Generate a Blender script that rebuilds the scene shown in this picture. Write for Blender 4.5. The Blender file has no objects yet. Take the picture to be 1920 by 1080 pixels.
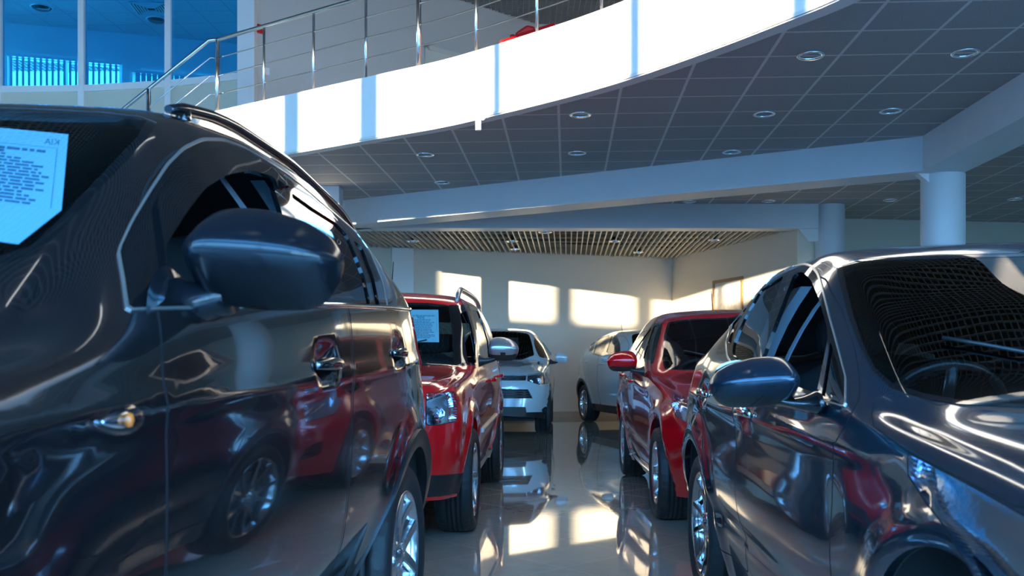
import bpy, bmesh, math, random
import numpy as np
from mathutils import Vector, Matrix
from mathutils.geometry import delaunay_2d_cdt

random.seed(4)
SC = bpy.context.scene
COL = SC.collection
PI = math.pi

# ------------------------------------------------------------------ camera
F, HZ, CX, CZ = 1800.0, 682.0, 960.0, 1.08       # focal length in px, horizon row, centre column, eye height
cam_d = bpy.data.cameras.new('camera'); cam = bpy.data.objects.new('camera', cam_d); COL.objects.link(cam)
cam.location = (0, 0, CZ); cam.rotation_euler = (PI/2, 0, 0)
cam_d.sensor_width = 36.0; cam_d.lens = 36.0*F/1920.0
cam_d.shift_y = (HZ-540.0)/1920.0
cam_d.clip_start = 0.05; cam_d.clip_end = 400
SC.camera = cam
cam_d.dof.use_dof = True; cam_d.dof.focus_distance = 5.5; cam_d.dof.aperture_fstop = 5.6

# ------------------------------------------------------------------ world, sun, exposure
SKY = 11.0
w = bpy.data.worlds.new('sky'); SC.world = w; w.use_nodes = True
nt = w.node_tree; nt.nodes.clear()
wo = nt.nodes.new('ShaderNodeOutputWorld'); bg = nt.nodes.new('ShaderNodeBackground')
tc = nt.nodes.new('ShaderNodeTexCoord'); sep = nt.nodes.new('ShaderNodeSeparateXYZ'); cr = nt.nodes.new('ShaderNodeValToRGB')
nt.links.new(tc.outputs['Generated'], sep.inputs[0]); nt.links.new(sep.outputs['Z'], cr.inputs[0])
cr.color_ramp.elements[0].position = 0.0; cr.color_ramp.elements[0].color = (0.42, 0.74, 1.0, 1)
cr.color_ramp.elements[1].position = 0.7; cr.color_ramp.elements[1].color = (0.06, 0.33, 0.85, 1)
e = cr.color_ramp.elements.new(0.16); e.color = (0.17, 0.51, 1.0, 1)
nt.links.new(cr.outputs[0], bg.inputs[0]); bg.inputs[1].default_value = SKY
nt.links.new(bg.outputs[0], wo.inputs[0])

SUN_T, SUN_K = 0.50, 0.125                        # dx per dy, drop per metre of ground path
sd = Vector((SUN_T, 1.0, 0)).normalized(); sd.z = -SUN_K
sl = bpy.data.lights.new('sun', 'SUN'); sl.energy = 13.0; sl.angle = math.radians(0.6); sl.color = (1.0, 0.84, 0.62)
so = bpy.data.objects.new('sun', sl); COL.objects.link(so); so.location = (-20, -40, 9)
so.rotation_euler = sd.to_track_quat('-Z', 'Y').to_euler()

SC.view_settings.view_transform = 'Standard'; SC.view_settings.look = 'None'
SC.view_settings.exposure = 0.6; SC.view_settings.gamma = 1.0; SC.view_settings.use_curve_mapping = False
SC.cycles.use_denoising = True
SC.cycles.max_bounces = 10; SC.cycles.diffuse_bounces = 5; SC.cycles.glossy_bounces = 6
SC.cycles.transparent_max_bounces = 16; SC.cycles.sample_clamp_indirect = 8.0
SC.cycles.caustics_reflective = False; SC.cycles.caustics_refractive = False

def at_z(px, py, z):
    d = (z-CZ)*F/(HZ-py)
    return Vector(((px-CX)/F*d, d, z))
def at_d(px, py, d):
    return Vector(((px-CX)/F*d, d, CZ+(HZ-py)/F*d))

# ------------------------------------------------------------------ materials
def new_mat(name):
    m = bpy.data.materials.new(name); m.use_nodes = True
    return m, m.node_tree, m.node_tree.nodes['Principled BSDF']
def mat(name, col, rough=0.5, metal=0.0, coat=0.0, spec=0.5, emit=None, es=0.0, noise=None, bump=0.0, bscale=200):
    m, t, p = new_mat(name)
    p.inputs['Base Color'].default_value = (*col, 1); p.inputs['Roughness'].default_value = rough
    p.inputs['Metallic'].default_value = metal; p.inputs['Coat Weight'].default_value = coat
    p.inputs['Coat Roughness'].default_value = 0.01
    p.inputs['Specular IOR Level'].default_value = spec
    if emit: p.inputs['Emission Color'].default_value = (*emit, 1); p.inputs['Emission Strength'].default_value = es
    if noise or bump:
        c = t.nodes.new('ShaderNodeTexCoord'); n = t.nodes.new('ShaderNodeTexNoise')
        n.inputs['Scale'].default_value = bscale; n.inputs['Detail'].default_value = 3
        t.links.new(c.outputs['Object'], n.inputs['Vector'])
        if noise:
            r = t.nodes.new('ShaderNodeValToRGB'); r.color_ramp.elements[0].position = .3; r.color_ramp.elements[1].position = .7
            r.color_ramp.elements[0].color = (*[v*(1-noise) for v in col], 1); r.color_ramp.elements[1].color = (*[min(1, v*(1+noise)) for v in col], 1)
            t.links.new(n.outputs[0], r.inputs[0]); t.links.new(r.outputs[0], p.inputs['Base Color'])
        if bump:
            b = t.nodes.new('ShaderNodeBump'); b.inputs['Strength'].default_value = bump; b.inputs['Distance'].default_value = .004
            t.links.new(n.outputs[0], b.inputs['Height']); t.links.new(b.outputs[0], p.inputs['Normal'])
    return m
def glass(name, tint, refl=1.0, rough=0.0, ior=1.5):
    m = bpy.data.materials.new(name); m.use_nodes = True; t = m.node_tree; t.nodes.clear()
    o = t.nodes.new('ShaderNodeOutputMaterial'); tr = t.nodes.new('ShaderNodeBsdfTransparent'); gl = t.nodes.new('ShaderNodeBsdfGlossy')
    fr = t.nodes.new('ShaderNodeFresnel'); mx = t.nodes.new('ShaderNodeMixShader')
    tr.inputs[0].default_value = (*tint, 1); gl.inputs['Roughness'].default_value = rough; gl.inputs[0].default_value = (refl, refl, refl, 1)
    ge = t.nodes.new('ShaderNodeNewGeometry'); mi = t.nodes.new('ShaderNodeMix'); mi.inputs[2].default_value = ior; mi.inputs[3].default_value = 1/ior
    t.links.new(ge.outputs['Backfacing'], mi.inputs[0]); t.links.new(mi.outputs[0], fr.inputs[0])      # thin pane: same reflectance from either side
    t.links.new(fr.outputs[0], mx.inputs[0]); t.links.new(tr.outputs[0], mx.inputs[1]); t.links.new(gl.outputs[0], mx.inputs[2])
    t.links.new(mx.outputs[0], o.inputs[0])
    return m
YAW = math.radians(3.3)
def grid_mat(name, base, line, step=0.6, lw=0.024, rough=0.8, coat=0.0, spec=0.3, yaw=YAW, noise=0.08, nscale=60, off=(0, 0), bump=0.6, tilevar=0.0, seam_rough=None):
    """square tiles with joint lines, in world metres"""
    m, t, p = new_mat(name)
    c = t.nodes.new('ShaderNodeNewGeometry'); mp = t.nodes.new('ShaderNodeMapping'); mp.vector_type = 'POINT'
    mp.inputs['Rotation'].default_value = (0, 0, yaw); mp.inputs['Location'].default_value = (off[0], off[1], 0)
    t.links.new(c.outputs['Position'], mp.inputs[0])
    s = t.nodes.new('ShaderNodeSeparateXYZ'); t.links.new(mp.outputs[0], s.inputs[0])
    def math_(op, a, b=None, c_=None):
        n = t.nodes.new('ShaderNodeMath'); n.operation = op
        for i, v in enumerate((a, b, c_)):
            if v is None: continue
            if isinstance(v, (int, float)): n.inputs[i].default_value = v
            else: t.links.new(v, n.inputs[i])
        return n.outputs[0]
    ds = []
    for ax in ('X', 'Y'):
        q = math_('DIVIDE', s.outputs[ax], step); fq = math_('FRACT', q); d = math_('ABSOLUTE', math_('SUBTRACT', fq, 0.5))
        ds.append(math_('GREATER_THAN', d, 0.5-lw/2/step))
    ln = math_('MAXIMUM', ds[0], ds[1])
    n = t.nodes.new('ShaderNodeTexNoise'); n.inputs['Scale'].default_value = nscale; n.inputs['Detail'].default_value = 4
    t.links.new(c.outputs['Position'], n.inputs['Vector'])
    r = t.nodes.new('ShaderNodeValToRGB'); r.color_ramp.elements[0].position = .35; r.color_ramp.elements[1].position = .65
    r.color_ramp.elements[0].color = (*[v*(1-noise) for v in base], 1); r.color_ramp.elements[1].color = (*[v*(1+noise) for v in base], 1)
    t.links.new(n.outputs[0], r.inputs[0])
    cb = r.outputs[0]
    if tilevar:
        cv = t.nodes.new('ShaderNodeCombineXYZ')
        for ax in ('X', 'Y'): t.links.new(math_('FLOOR', math_('DIVIDE', s.outputs[ax], step)), cv.inputs[ax])
        wn = t.nodes.new('ShaderNodeTexWhiteNoise'); t.links.new(cv.outputs[0], wn.inputs[0])
        v = math_('ADD', math_('MULTIPLY', wn.outputs[0], tilevar), 1-tilevar/2)
        mm = t.nodes.new('ShaderNodeMix'); mm.data_type = 'RGBA'; mm.blend_type = 'MULTIPLY'; mm.inputs[0].default_value = 1
        t.links.new(cb, mm.inputs[6]); t.links.new(v, mm.inputs[7]); cb = mm.outputs[2]
    mx = t.nodes.new('ShaderNodeMix'); mx.data_type = 'RGBA'; t.links.new(ln, mx.inputs[0])
    t.links.new(cb, mx.inputs[6]); mx.inputs[7].default_value = (*line, 1)
    t.links.new(mx.outputs[2], p.inputs['Base Color'])
    p.inputs['Roughness'].default_value = rough; p.inputs['Coat Weight'].default_value = coat; p.inputs['Specular IOR Level'].default_value = spec
    p.inputs['Coat Roughness'].default_value = 0.01
    if seam_rough is not None:
        t.links.new(math_('ADD', math_('MULTIPLY', ln, seam_rough), rough), p.inputs['Roughness'])
    if bump:
        b = t.nodes.new('ShaderNodeBump'); b.inputs['Strength'].default_value = bump; b.inputs['Distance'].default_value = .006
        t.links.new(ln, b.inputs['Height']); t.links.new(b.outputs[0], p.inputs['Normal'])
    return m

M = {}
M['floor'] = grid_mat('glossy floor tiles', (0.60, 0.51, 0.41), (0.30, 0.25, 0.20), step=0.6, lw=0.005, rough=0.035, spec=0.9, coat=0.6, noise=0.05, nscale=9, bump=0, tilevar=0.10, yaw=math.radians(-42), seam_rough=0.3)
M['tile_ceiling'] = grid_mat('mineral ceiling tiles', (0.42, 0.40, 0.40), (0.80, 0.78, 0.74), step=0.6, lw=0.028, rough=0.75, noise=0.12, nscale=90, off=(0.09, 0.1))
M['wall'] = mat('painted wall', (0.74, 0.68, 0.56), 0.75, noise=0.02, bump=0.15, bscale=120)
M['wall_white'] = mat('white painted plaster', (0.86, 0.85, 0.82), 0.6, noise=0.015, bump=0.1, bscale=90)
M['beam'] = mat('beam paint', (0.74, 0.76, 0.78), 0.45, noise=0.02, bscale=3)
M['upper_wall'] = mat('upper wall paint', (0.55, 0.55, 0.54), 0.8, noise=0.02)
M['dark'] = mat('dark void paint', (0.03, 0.03, 0.032), 0.9)
M['baseboard'] = mat('baseboard tile', (0.45, 0.36, 0.27), 0.35)
M['slat'] = mat('aluminium slat', (0.78, 0.76, 0.70), 0.4, metal=0.2)
M['waffle'] = mat('grid ceiling metal', (0.34, 0.35, 0.34), 0.5, metal=0.1)
M['plenum'] = mat('ceiling plenum', (0.05, 0.055, 0.05), 0.9)
M['steel'] = mat('brushed stainless steel', (0.72, 0.72, 0.72), 0.16, metal=1.0)
M['chrome'] = mat('chrome', (0.86, 0.87, 0.88), 0.06, metal=1.0)
M['frame_white'] = mat('white window frame', (0.80, 0.80, 0.80), 0.35)
M['panel_cream'] = mat('cream infill panel', (0.62, 0.60, 0.50), 0.5)
M['office_glass'] = glass('blue tinted office glass', (0.05, 0.50, 0.85), 0.7)
M['office_wall'] = mat('office wall', (0.8, 0.8, 0.78), 0.8)
M['blind'] = mat('vertical blind fabric', (0.6, 0.68, 0.75), 0.8)
M['bulb'] = mat('lamp bulb glass', (0.75, 0.85, 1.0), 0.05, metal=0.9)
M['black_plastic'] = mat('black plastic', (0.018, 0.018, 0.019), 0.38, bump=0.15, bscale=900)
M['gloss_black'] = mat('gloss black trim', (0.006, 0.006, 0.007), 0.06, coat=0.8)
M['rubber'] = mat('tyre rubber', (0.020, 0.020, 0.021), 0.55, noise=0.15, bump=0.3, bscale=150)
M['seal'] = mat('window seal', (0.012, 0.012, 0.012), 0.5)
M['gap'] = mat('panel gap', (0.004, 0.004, 0.004), 0.9)
M['cloth_dark'] = mat('dark seat cloth', (0.022, 0.024, 0.028), 0.9, noise=0.2)
M['headliner'] = mat('interior trim grey', (0.085, 0.085, 0.085), 0.9)
M['dash'] = mat('dashboard plastic', (0.02, 0.021, 0.023), 0.5)
M['glass_clear'] = glass('clear car glass', (0.44, 0.64, 0.68))
M['glass_tint'] = glass('tinted car glass', (0.16, 0.17, 0.17))
M['lens'] = glass('clear lamp lens', (0.93, 0.96, 1.0))
M['lamp_dark'] = mat('lamp housing', (0.10, 0.11, 0.12), 0.25, metal=0.6)
M['lamp_silver'] = mat('lamp reflector', (0.8, 0.86, 0.95), 0.10, metal=1.0, bump=0.25, bscale=28)
M['amber'] = mat('amber bulb', (0.9, 0.18, 0.02), 0.2, coat=0.5)
M['tail_red'] = mat('red lamp lens', (0.42, 0.004, 0.006), 0.06, coat=1.0)
M['rim_silver'] = mat('silver alloy', (0.60, 0.62, 0.65), 0.22, metal=0.9, coat=0.5)
M['rim_dark'] = mat('machined alloy', (0.50, 0.52, 0.55), 0.12, metal=1.0, coat=0.5)
M['disc'] = mat('brake disc steel', (0.2, 0.2, 0.2), 0.35, metal=1.0)
M['paper'] = mat('printed paper', (0.80, 0.86, 0.88), 0.6)
M['ink'] = mat('grey ink', (0.16, 0.24, 0.32), 0.7)
M['red_plastic'] = mat('red plastic', (0.62, 0.01, 0.012), 0.35)
M['wood_frame'] = mat('picture frame wood', (0.30, 0.16, 0.06), 0.35, noise=0.3, bscale=30)
def paint(name, col, metal=0.25, ior=1.6, cr=0.03):
    m = mat(name, col, 0.16, metal=metal, coat=1.0, spec=0.6)
    p = m.node_tree.nodes['Principled BSDF']; p.inputs['Coat Roughness'].default_value = cr; p.inputs['Coat IOR'].default_value = ior
    return m

# ------------------------------------------------------------------ object helpers
def tag(o, label=None, cat=None, group=None, kind=None):
    if label: o['label'] = label
    if cat: o['category'] = cat
    if group: o['group'] = group
    if kind: o['kind'] = kind
    return o
def thing(name, label, cat, loc=(0, 0, 0), rz=0.0, group=None):
    o = bpy.data.objects.new(name, None); COL.objects.link(o); o.location = loc; o.rotation_euler = (0, 0, rz)
    o.empty_display_size = .2
    return tag(o, label, cat, group)
def link_mesh(name, me, parent=None):
    o = bpy.data.objects.new(name, me); COL.objects.link(o)
    if parent is not None: o.parent = parent
    return o
class MB:
    """collects verts and faces of one mesh"""
    def __init__(s): s.v = []; s.f = []; s.m = []; s.sm = []
    def add(s, vs, fs, mi=0, smooth=False):
        k = len(s.v); s.v += [tuple(v) for v in vs]
        for f in fs: s.f.append(tuple(i+k for i in f)); s.m.append(mi); s.sm.append(smooth)
        return s
    def box(s, lo, hi, mi=0, M4=None):
        x0, y0, z0 = lo; x1, y1, z1 = hi
        vs = [(x0,y0,z0),(x1,y0,z0),(x1,y1,z0),(x0,y1,z0),(x0,y0,z1),(x1,y0,z1),(x1,y1,z1),(x0,y1,z1)]
        if M4 is not None: vs = [tuple(M4 @ Vector(v)) for v in vs]
        return s.add(vs, [(0,3,2,1),(4,5,6,7),(0,1,5,4),(1,2,6,5),(2,3,7,6),(3,0,4,7)], mi)
    def bar(s, a, b, w, h, mi=0, up=(0, 0, 1)):
        """square bar from a to b, w sideways, h along up"""
        a = Vector(a); b = Vector(b); d = (b-a).normalized(); u = Vector(up)
        sd_ = d.cross(u)
        if sd_.length < 1e-4: sd_ = d.cross(Vector((1, 0, 0)))
        sd_.normalize(); u = sd_.cross(d).normalized()
        vs = []
        for p in (a, b):
            for i, j in ((-1,-1),(1,-1),(1,1),(-1,1)): vs.append(p+sd_*(i*w/2)+u*(j*h/2))
        return s.add(vs, [(0,1,2,3),(7,6,5,4),(0,4,5,1),(1,5,6,2),(2,6,7,3),(3,7,4,0)], mi)
    def tube(s, pts, r, n=10, mi=0, caps=True, closed=False):
        pts = [Vector(p) for p in pts]; N = len(pts)
        rr = r if isinstance(r, (list, tuple)) else [r]*N
        vs = []; up = None
        for i, p in enumerate(pts):
            a = pts[(i-1) % N] if (i or closed) else p; b = pts[(i+1) % N] if (i < N-1 or closed) else p
            d = (b-a).normalized()
            if up is None:
                up = Vector((0, 0, 1)) if abs(d.z) < .9 else Vector((1, 0, 0))
            x = d.cross(up).normalized(); up = x.cross(d).normalized()
            for k in range(n):
                t = 2*PI*k/n; vs.append(p+(x*math.cos(t)+up*math.sin(t))*rr[i])
        fs = []
        for i in range(N-1 if not closed else N):
            for k in range(n):
                j = (i+1) % N; fs.append((i*n+k, i*n+(k+1) % n, j*n+(k+1) % n, j*n+k))
        s.add(vs, fs, mi, True)
        if caps and not closed:
            k0 = len(s.v)-len(vs)
            s.f.append(tuple(k0+k for k in range(n))[::-1]); s.m.append(mi); s.sm.append(False)
            s.f.append(tuple(k0+(N-1)*n+k for k in range(n))); s.m.append(mi); s.sm.append(False)
        return s
    def lathe(s, prof, n=32, mi=0, M4=None, smooth=True, mod=None):
        """profile of (radius, axial); axis = local z of M4"""
        vs = []
        for i, (r, a) in enumerate(prof):
            for k in range(n):
                t = 2*PI*k/n; q = r if mod is None else r*mod(i, k)
                v = Vector((q*math.cos(t), q*math.sin(t), a)); vs.append(M4 @ v if M4 is not None else v)
        fs = [(i*n+k, i*n+(k+1) % n, (i+1)*n+(k+1) % n, (i+1)*n+k) for i in range(len(prof)-1) for k in range(n)]
        return s.add(vs, fs, mi, smooth)
    def loft(s, rings, mi=0, smooth=True, cap=True):
        n = len(rings[0]); vs = [v for r in rings for v in r]
        fs = [(i*n+k, i*n+(k+1) % n, (i+1)*n+(k+1) % n, (i+1)*n+k) for i in range(len(rings)-1) for k in range(n)]
        k0 = len(s.v); s.add(vs, fs, mi, smooth)
        if cap:
            s.f.append(tuple(k0+k for k in range(n))[::-1]); s.m.append(mi); s.sm.append(smooth)
            s.f.append(tuple(k0+(len(rings)-1)*n+k for k in range(n))); s.m.append(mi); s.sm.append(smooth)
        return s
    def build(s, name, mats, parent=None, bevel=0.0, fixn=True):
        me = bpy.data.meshes.new(name); me.from_pydata(s.v, [], s.f)
        if not isinstance(mats, (list, tuple)): mats = [mats]
        for m_ in mats: me.materials.append(m_)
        me.polygons.foreach_set('material_index', s.m); me.polygons.foreach_set('use_smooth', s.sm)
        if fixn:
            bm = bmesh.new(); bm.from_mesh(me); bmesh.ops.recalc_face_normals(bm, faces=bm.faces); bm.to_mesh(me); bm.free()
        me.update()
        o = link_mesh(name, me, parent)
        if bevel:
            b = o.modifiers.new('bevel', 'BEVEL'); b.width = bevel; b.segments = 2; b.limit_method = 'ANGLE'
        return o
def struct(name, mb, m, **k): return tag(mb.build(name, m, **k), kind='structure')
M['office_ceiling'] = grid_mat('office ceiling tiles', (0.50, 0.56, 0.60), (0.36, 0.42, 0.46), step=0.6, lw=0.02, rough=0.8)
M['upper_door'] = mat('pale grey door', (0.62, 0.64, 0.60), 0.5)
M['lamp_tube'] = mat('fluorescent tube', (0.9, 0.9, 0.88), 0.3, emit=(1, .97, .9), es=3.0)
def print_mat():
    m, t, p = new_mat('landscape print')
    c = t.nodes.new('ShaderNodeTexCoord'); n = t.nodes.new('ShaderNodeTexNoise'); n.inputs['Scale'].default_value = 9; n.inputs['Detail'].default_value = 8
    s = t.nodes.new('ShaderNodeSeparateXYZ'); a = t.nodes.new('ShaderNodeMath'); a.operation = 'MULTIPLY_ADD'; a.inputs[1].default_value = .9; a.inputs[2].default_value = .42
    b = t.nodes.new('ShaderNodeMath'); b.operation = 'MULTIPLY_ADD'; b.inputs[1].default_value = .45
    r = t.nodes.new('ShaderNodeValToRGB'); r.color_ramp.elements[0].position = .35; r.color_ramp.elements[1].position = .8
    r.color_ramp.elements[0].color = (.28, .2, .15, 1); r.color_ramp.elements[1].color = (.68, .66, .62, 1)
    t.links.new(c.outputs['Object'], n.inputs['Vector']); t.links.new(c.outputs['Object'], s.inputs[0]); t.links.new(s.outputs['Z'], a.inputs[0])
    t.links.new(n.outputs[0], b.inputs[0]); t.links.new(a.outputs[0], b.inputs[2]); t.links.new(b.outputs[0], r.inputs[0]); t.links.new(r.outputs[0], p.inputs['Base Color'])
    p.inputs['Roughness'].default_value = .15
    return m
M['print'] = print_mat()
M['satin_black'] = mat('satin black mirror shell', (0.008, 0.009, 0.012), 0.17, spec=0.45)
M['trim_bright'] = mat('satin bright window trim', (0.75, 0.73, 0.68), 0.3, metal=0.9)
M['pillar_trim'] = mat('grey pillar trim', (0.20, 0.24, 0.28), 0.5)
M['satin_slate'] = mat('satin slate mirror shell', (0.02, 0.035, 0.055), 0.18, metal=.5, coat=0.5)
M['satin_slate'].node_tree.nodes['Principled BSDF'].inputs['Coat Roughness'].default_value = .08
# ================================================================== ROOM
ZC = 3.7      # tiled ceiling under the mezzanine
ZD = 4.43     # mezzanine deck
ZB = 3.3      # beam undersides and slatted ceiling
FY = -3.0     # glazed front behind the camera
def prism(poly, z0, z1):
    m = MB(); n = len(poly)
    m.add([(x, y, z0) for x, y in poly]+[(x, y, z1) for x, y in poly],
          [tuple(range(n))[::-1], tuple(range(n, 2*n))]+[(i, (i+1) % n, n+(i+1) % n, n+i) for i in range(n)])
    return m
def wallseg(name, a, b, z0, z1, t, m, side=1):
    """wall from a to b, thickness t laid to one side"""
    a = Vector((*a, 0)); b = Vector((*b, 0)); d = (b-a).normalized(); n = Vector((-d.y, d.x, 0))*t*side
    return struct(name, prism([(a.x, a.y), (b.x, b.y), ((b+n).x, (b+n).y), ((a+n).x, (a+n).y)], z0, z1), m)

struct('floor', MB().box((-14.5, FY-.3, -.2), (12.5, 24, 0)), M['floor'])

# far and right-hand painted walls of the low bay
A2 = at_z(735, 465, ZB); C2 = at_z(1260, 485, ZB); E2 = at_z(1495, 430, ZB)
A2 = Vector((A2.x, A2.y)); C2 = Vector((C2.x, C2.y)); E2 = Vector((E2.x, E2.y))
dw = (C2-A2).normalized()
wallseg('wall_back', A2-dw*3.6, C2, 0, ZC, .2, M['wall'])
wallseg('wall_right', C2, E2, 0, ZC, .35, M['wall'])
LW = A2-dw*3.5
wallseg('wall_left', (-5.9, 12.4), (LW.x, LW.y), 0, ZC, .2, M['wall'])
wallseg('wall_far_right', (E2.x-.3, 17.1), (12.2, 18.2), 0, ZC, .2, M['wall'])
wallseg('baseboard_back', A2-dw*3.4-Vector((-dw.y, dw.x))*0.02, C2-Vector((-dw.y, dw.x))*0.02, 0, .11, .02, M['baseboard'])
nr = Vector((-(E2-C2).normalized().y, (E2-C2).normalized().x))
wallseg('baseboard_right', C2-nr*.02, E2-nr*.02, 0, .11, .02, M['baseboard'])
# shallow pilaster on the far wall, left of the sun patches
nb = Vector((-dw.y, dw.x))
p0 = A2-dw*.02; p1 = A2+dw*.40
struct('trim_1', prism([tuple(p0), tuple(p1), tuple(p1-nb*.10), tuple(p0-nb*.10)], 0, ZB), M['wall_white'])
struct('wall_pillar', MB().box((-2.86, 14.15, 0), (-2.55, 14.5, ZC)), M['wall_white'])

# mezzanine: fascia curve traced along its lower edge
fp = [(396, 313), (520, 291), (600, 277), (724, 255), (819, 239), (900, 221), (1030, 189), (1147, 157), (1260, 119), (1380, 75), (1478, 36), (1580, -5)]
fc = [at_z(x, y, ZC) for x, y in fp]
fc = [Vector((p.x, p.y)) for p in fc]+[Vector((2.80, 5.7)), Vector((3.08, 4.4)), Vector((3.25, 3.0)), Vector((3.3, 1.0)), Vector((3.3, FY+.15))]
def smooth_curve(pts, n=6, it=2):
    out = []
    P = [pts[0]]+list(pts)+[pts[-1]]
    for i in range(1, len(P)-2):
        p0_, p1_, p2_, p3_ = P[i-1], P[i], P[i+1], P[i+2]
        for k in range(n):
            t = k/n
            out.append(0.5*((2*p1_)+(p2_-p0_)*t+(2*p0_-5*p1_+4*p2_-p3_)*t*t+(3*p1_-p0_-3*p2_+p3_)*t**3))
    out.append(pts[-1]); 
    for _ in range(it*4): out = [out[0]]+[(out[i-1]+out[i]*2+out[i+1])/4 for i in range(1, len(out)-1)]+[out[-1]]
    return out
FC = smooth_curve(fc)
def offs(poly, d):
    r = []
    for i, p in enumerate(poly):
        a = poly[max(i-1, 0)]; b = poly[min(i+1, len(poly)-1)]; t = (b-a).normalized(); r.append(p+Vector((-t.y, t.x))*d)
    return r
IN = offs(FC, .14)
edge = [tuple(p) for p in IN]
L0 = (-5.9, 13.6)
poly = edge+[(12.2, FY+.15), (12.2, 20.6), (-5.9, 20.6), L0]
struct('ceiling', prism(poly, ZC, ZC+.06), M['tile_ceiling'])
struct('floor_mezzanine', prism(edge+[(12.2, FY+.15), (12.2, 20.6), (-5.9, 20.6), (-5.9, 13.6)], ZC+.07, ZD-.02), M['upper_wall'])
m = MB(); n_ = len(FC)
m.add([(p.x, p.y, ZC-.015) for p in FC]+[(p.x, p.y, ZD) for p in FC]+[(p.x, p.y, ZD) for p in IN]+[(p.x, p.y, ZC-.015) for p in IN],
      [(i, i+1, n_+i+1, n_+i) for i in range(n_-1)]+[(n_+i, n_+i+1, 2*n_+i+1, 2*n_+i) for i in range(n_-1)]+
      [(2*n_+i, 2*n_+i+1, 3*n_+i+1, 3*n_+i) for i in range(n_-1)]+[(3*n_+i, 3*n_+i+1, i+1, i) for i in range(n_-1)]+[(0, n_, 2*n_, 3*n_)], 0, True)
o = m.build('wall_fascia', M['wall_white']); tag(o, kind='structure')
es = o.modifiers.new('es', 'EDGE_SPLIT'); es.split_angle = math.radians(40)
m = MB(); T1 = offs(FC, -.012)
for i in range(0, n_-1): m.bar((T1[i].x, T1[i].y, ZC+.01), (T1[i+1].x, T1[i+1].y, ZC+.01), .012, .03)
struct('trim_2', m, M['slat'])

# diagonal beam, its return towards the camera, and the beam behind it
def beam(name, a, b, wd, z0, z1, side=1, m=None):
    return wallseg(name, a, b, z0, z1, wd, m or M['beam'], side)
B0 = at_z(640, 376, ZC); B1 = at_z(1730, 255, ZC); B2 = at_z(1920, 135, ZC)
d1 = (B1-B0).normalized(); d2 = (B2-B1).normalized()
b0 = Vector((B0.x, B0.y))-Vector((d1.x, d1.y))*.25; b1 = Vector((B1.x, B1.y)); b2 = b1+Vector((d2.x, d2.y))*13
W1 = .52
n1 = Vector((-d1.y, d1.x)); n2 = Vector((-d2.y, d2.x))
inner = b1+ (n1+n2)/(1+n1.dot(n2))*W1
struct('beam_diagonal', prism([tuple(b0), tuple(b1), tuple(inner), tuple(b0+n1*W1)], ZB, ZC), M['beam'])
struct('beam_return', prism([tuple(b1), tuple(b2), tuple(b2+n2*W1), tuple(inner)], ZB, ZC), M['beam'])
struct('beam_back', MB().box((-5.8, 15.72, ZB), (5.02, 16.1, ZC)), M['beam'])
def column(name, x, y, r, z1):
    m = MB(); m.lathe([(r, 0), (r, z1)], 48, 0, Matrix.Translation((x, y, 0)))
    return struct(name, m, M['beam'])
column('column_front', 5.08, 11.32, .245, ZB)
column('column_back', 5.26, 15.9, .24, ZC)
struct('trim_3', MB().add([(5.02-.28, 11.2, ZB), (5.02, 11.2, ZB), (5.02, 11.2, ZB-.13), (4.9, 11.2, ZB-.13), (5.02-.28, 11.32, ZB), (5.02, 11.32, ZB), (5.02, 11.32, ZB-.13), (4.9, 11.32, ZB-.13)],
       [(0,1,2,3),(7,6,5,4),(0,4,5,1),(1,5,6,2),(2,6,7,3),(3,7,4,0)]), M['wall_white'])
struct('trim_4', MB().add([(4.72, 15.8, ZB), (5.05, 15.8, ZB), (5.05, 15.8, ZB-.2), (4.88, 15.8, ZB-.2), (4.72, 15.92, ZB), (5.05, 15.92, ZB), (5.05, 15.92, ZB-.2), (4.88, 15.92, ZB-.2)],
       [(0,1,2,3),(7,6,5,4),(0,4,5,1),(1,5,6,2),(2,6,7,3),(3,7,4,0)]), M['wall_white'])

# slatted open ceiling of the low bay
m = MB(); cy, sy = math.cos(YAW), math.sin(YAW)
def clip_y(x):
    """far end (y) of a slat that starts near (x, 16.1) and runs along the yaw direction, and the start"""
    best = 30
    for a, b in ((A2-dw*3.6, C2), (C2, E2)):
        # solve P + s*(sy,cy) on the line a-b
        e_ = b-a; D = Vector((sy, cy)); den = D.x*e_.y-D.y*e_.x
        if abs(den) < 1e-6: continue
        w_ = a-Vector((x, 16.1)); s_ = (w_.x*e_.y-w_.y*e_.x)/den; u_ = (w_.x*D.y-w_.y*D.x)/den
        if -.001 <= u_ <= 1.001 and s_ > 0: best = min(best, s_)
    return best
x = -5.6
while x < 4.9:
    s_ = clip_y(x)
    if s_ < 20: m.bar((x, 16.1, ZB+.025), (x+sy*s_, 16.1+cy*s_, ZB+.025), .014, .05)
    x += .1
struct('ceiling_slats', m, M['slat'])
m = MB()
y = 16.4
while y < 20.2:
    # cross slats a little higher
    xr = E2.x+(y-E2.y)*(C2.x-E2.x)/(C2.y-E2.y)
    yl = A2.y+(-5.6-A2.x)*dw.y/dw.x
    xl = -5.6 if y < yl else A2.x+(y-A2.y)*dw.x/dw.y
    if xr > xl+.1: m.bar((xl, y, ZB+.09), (xr, y, ZB+.09), .012, .03)
    y += .6
struct('ceiling_slat_carriers', m, M['slat'])
struct('ceiling_void', prism([(-5.8, 16.1), (5.0, 16.1), (E2.x, E2.y), (C2.x, C2.y), ((A2-dw*3.5).x, (A2-dw*3.5).y)], ZB+.22, ZB+.25), M['plenum'])

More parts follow.
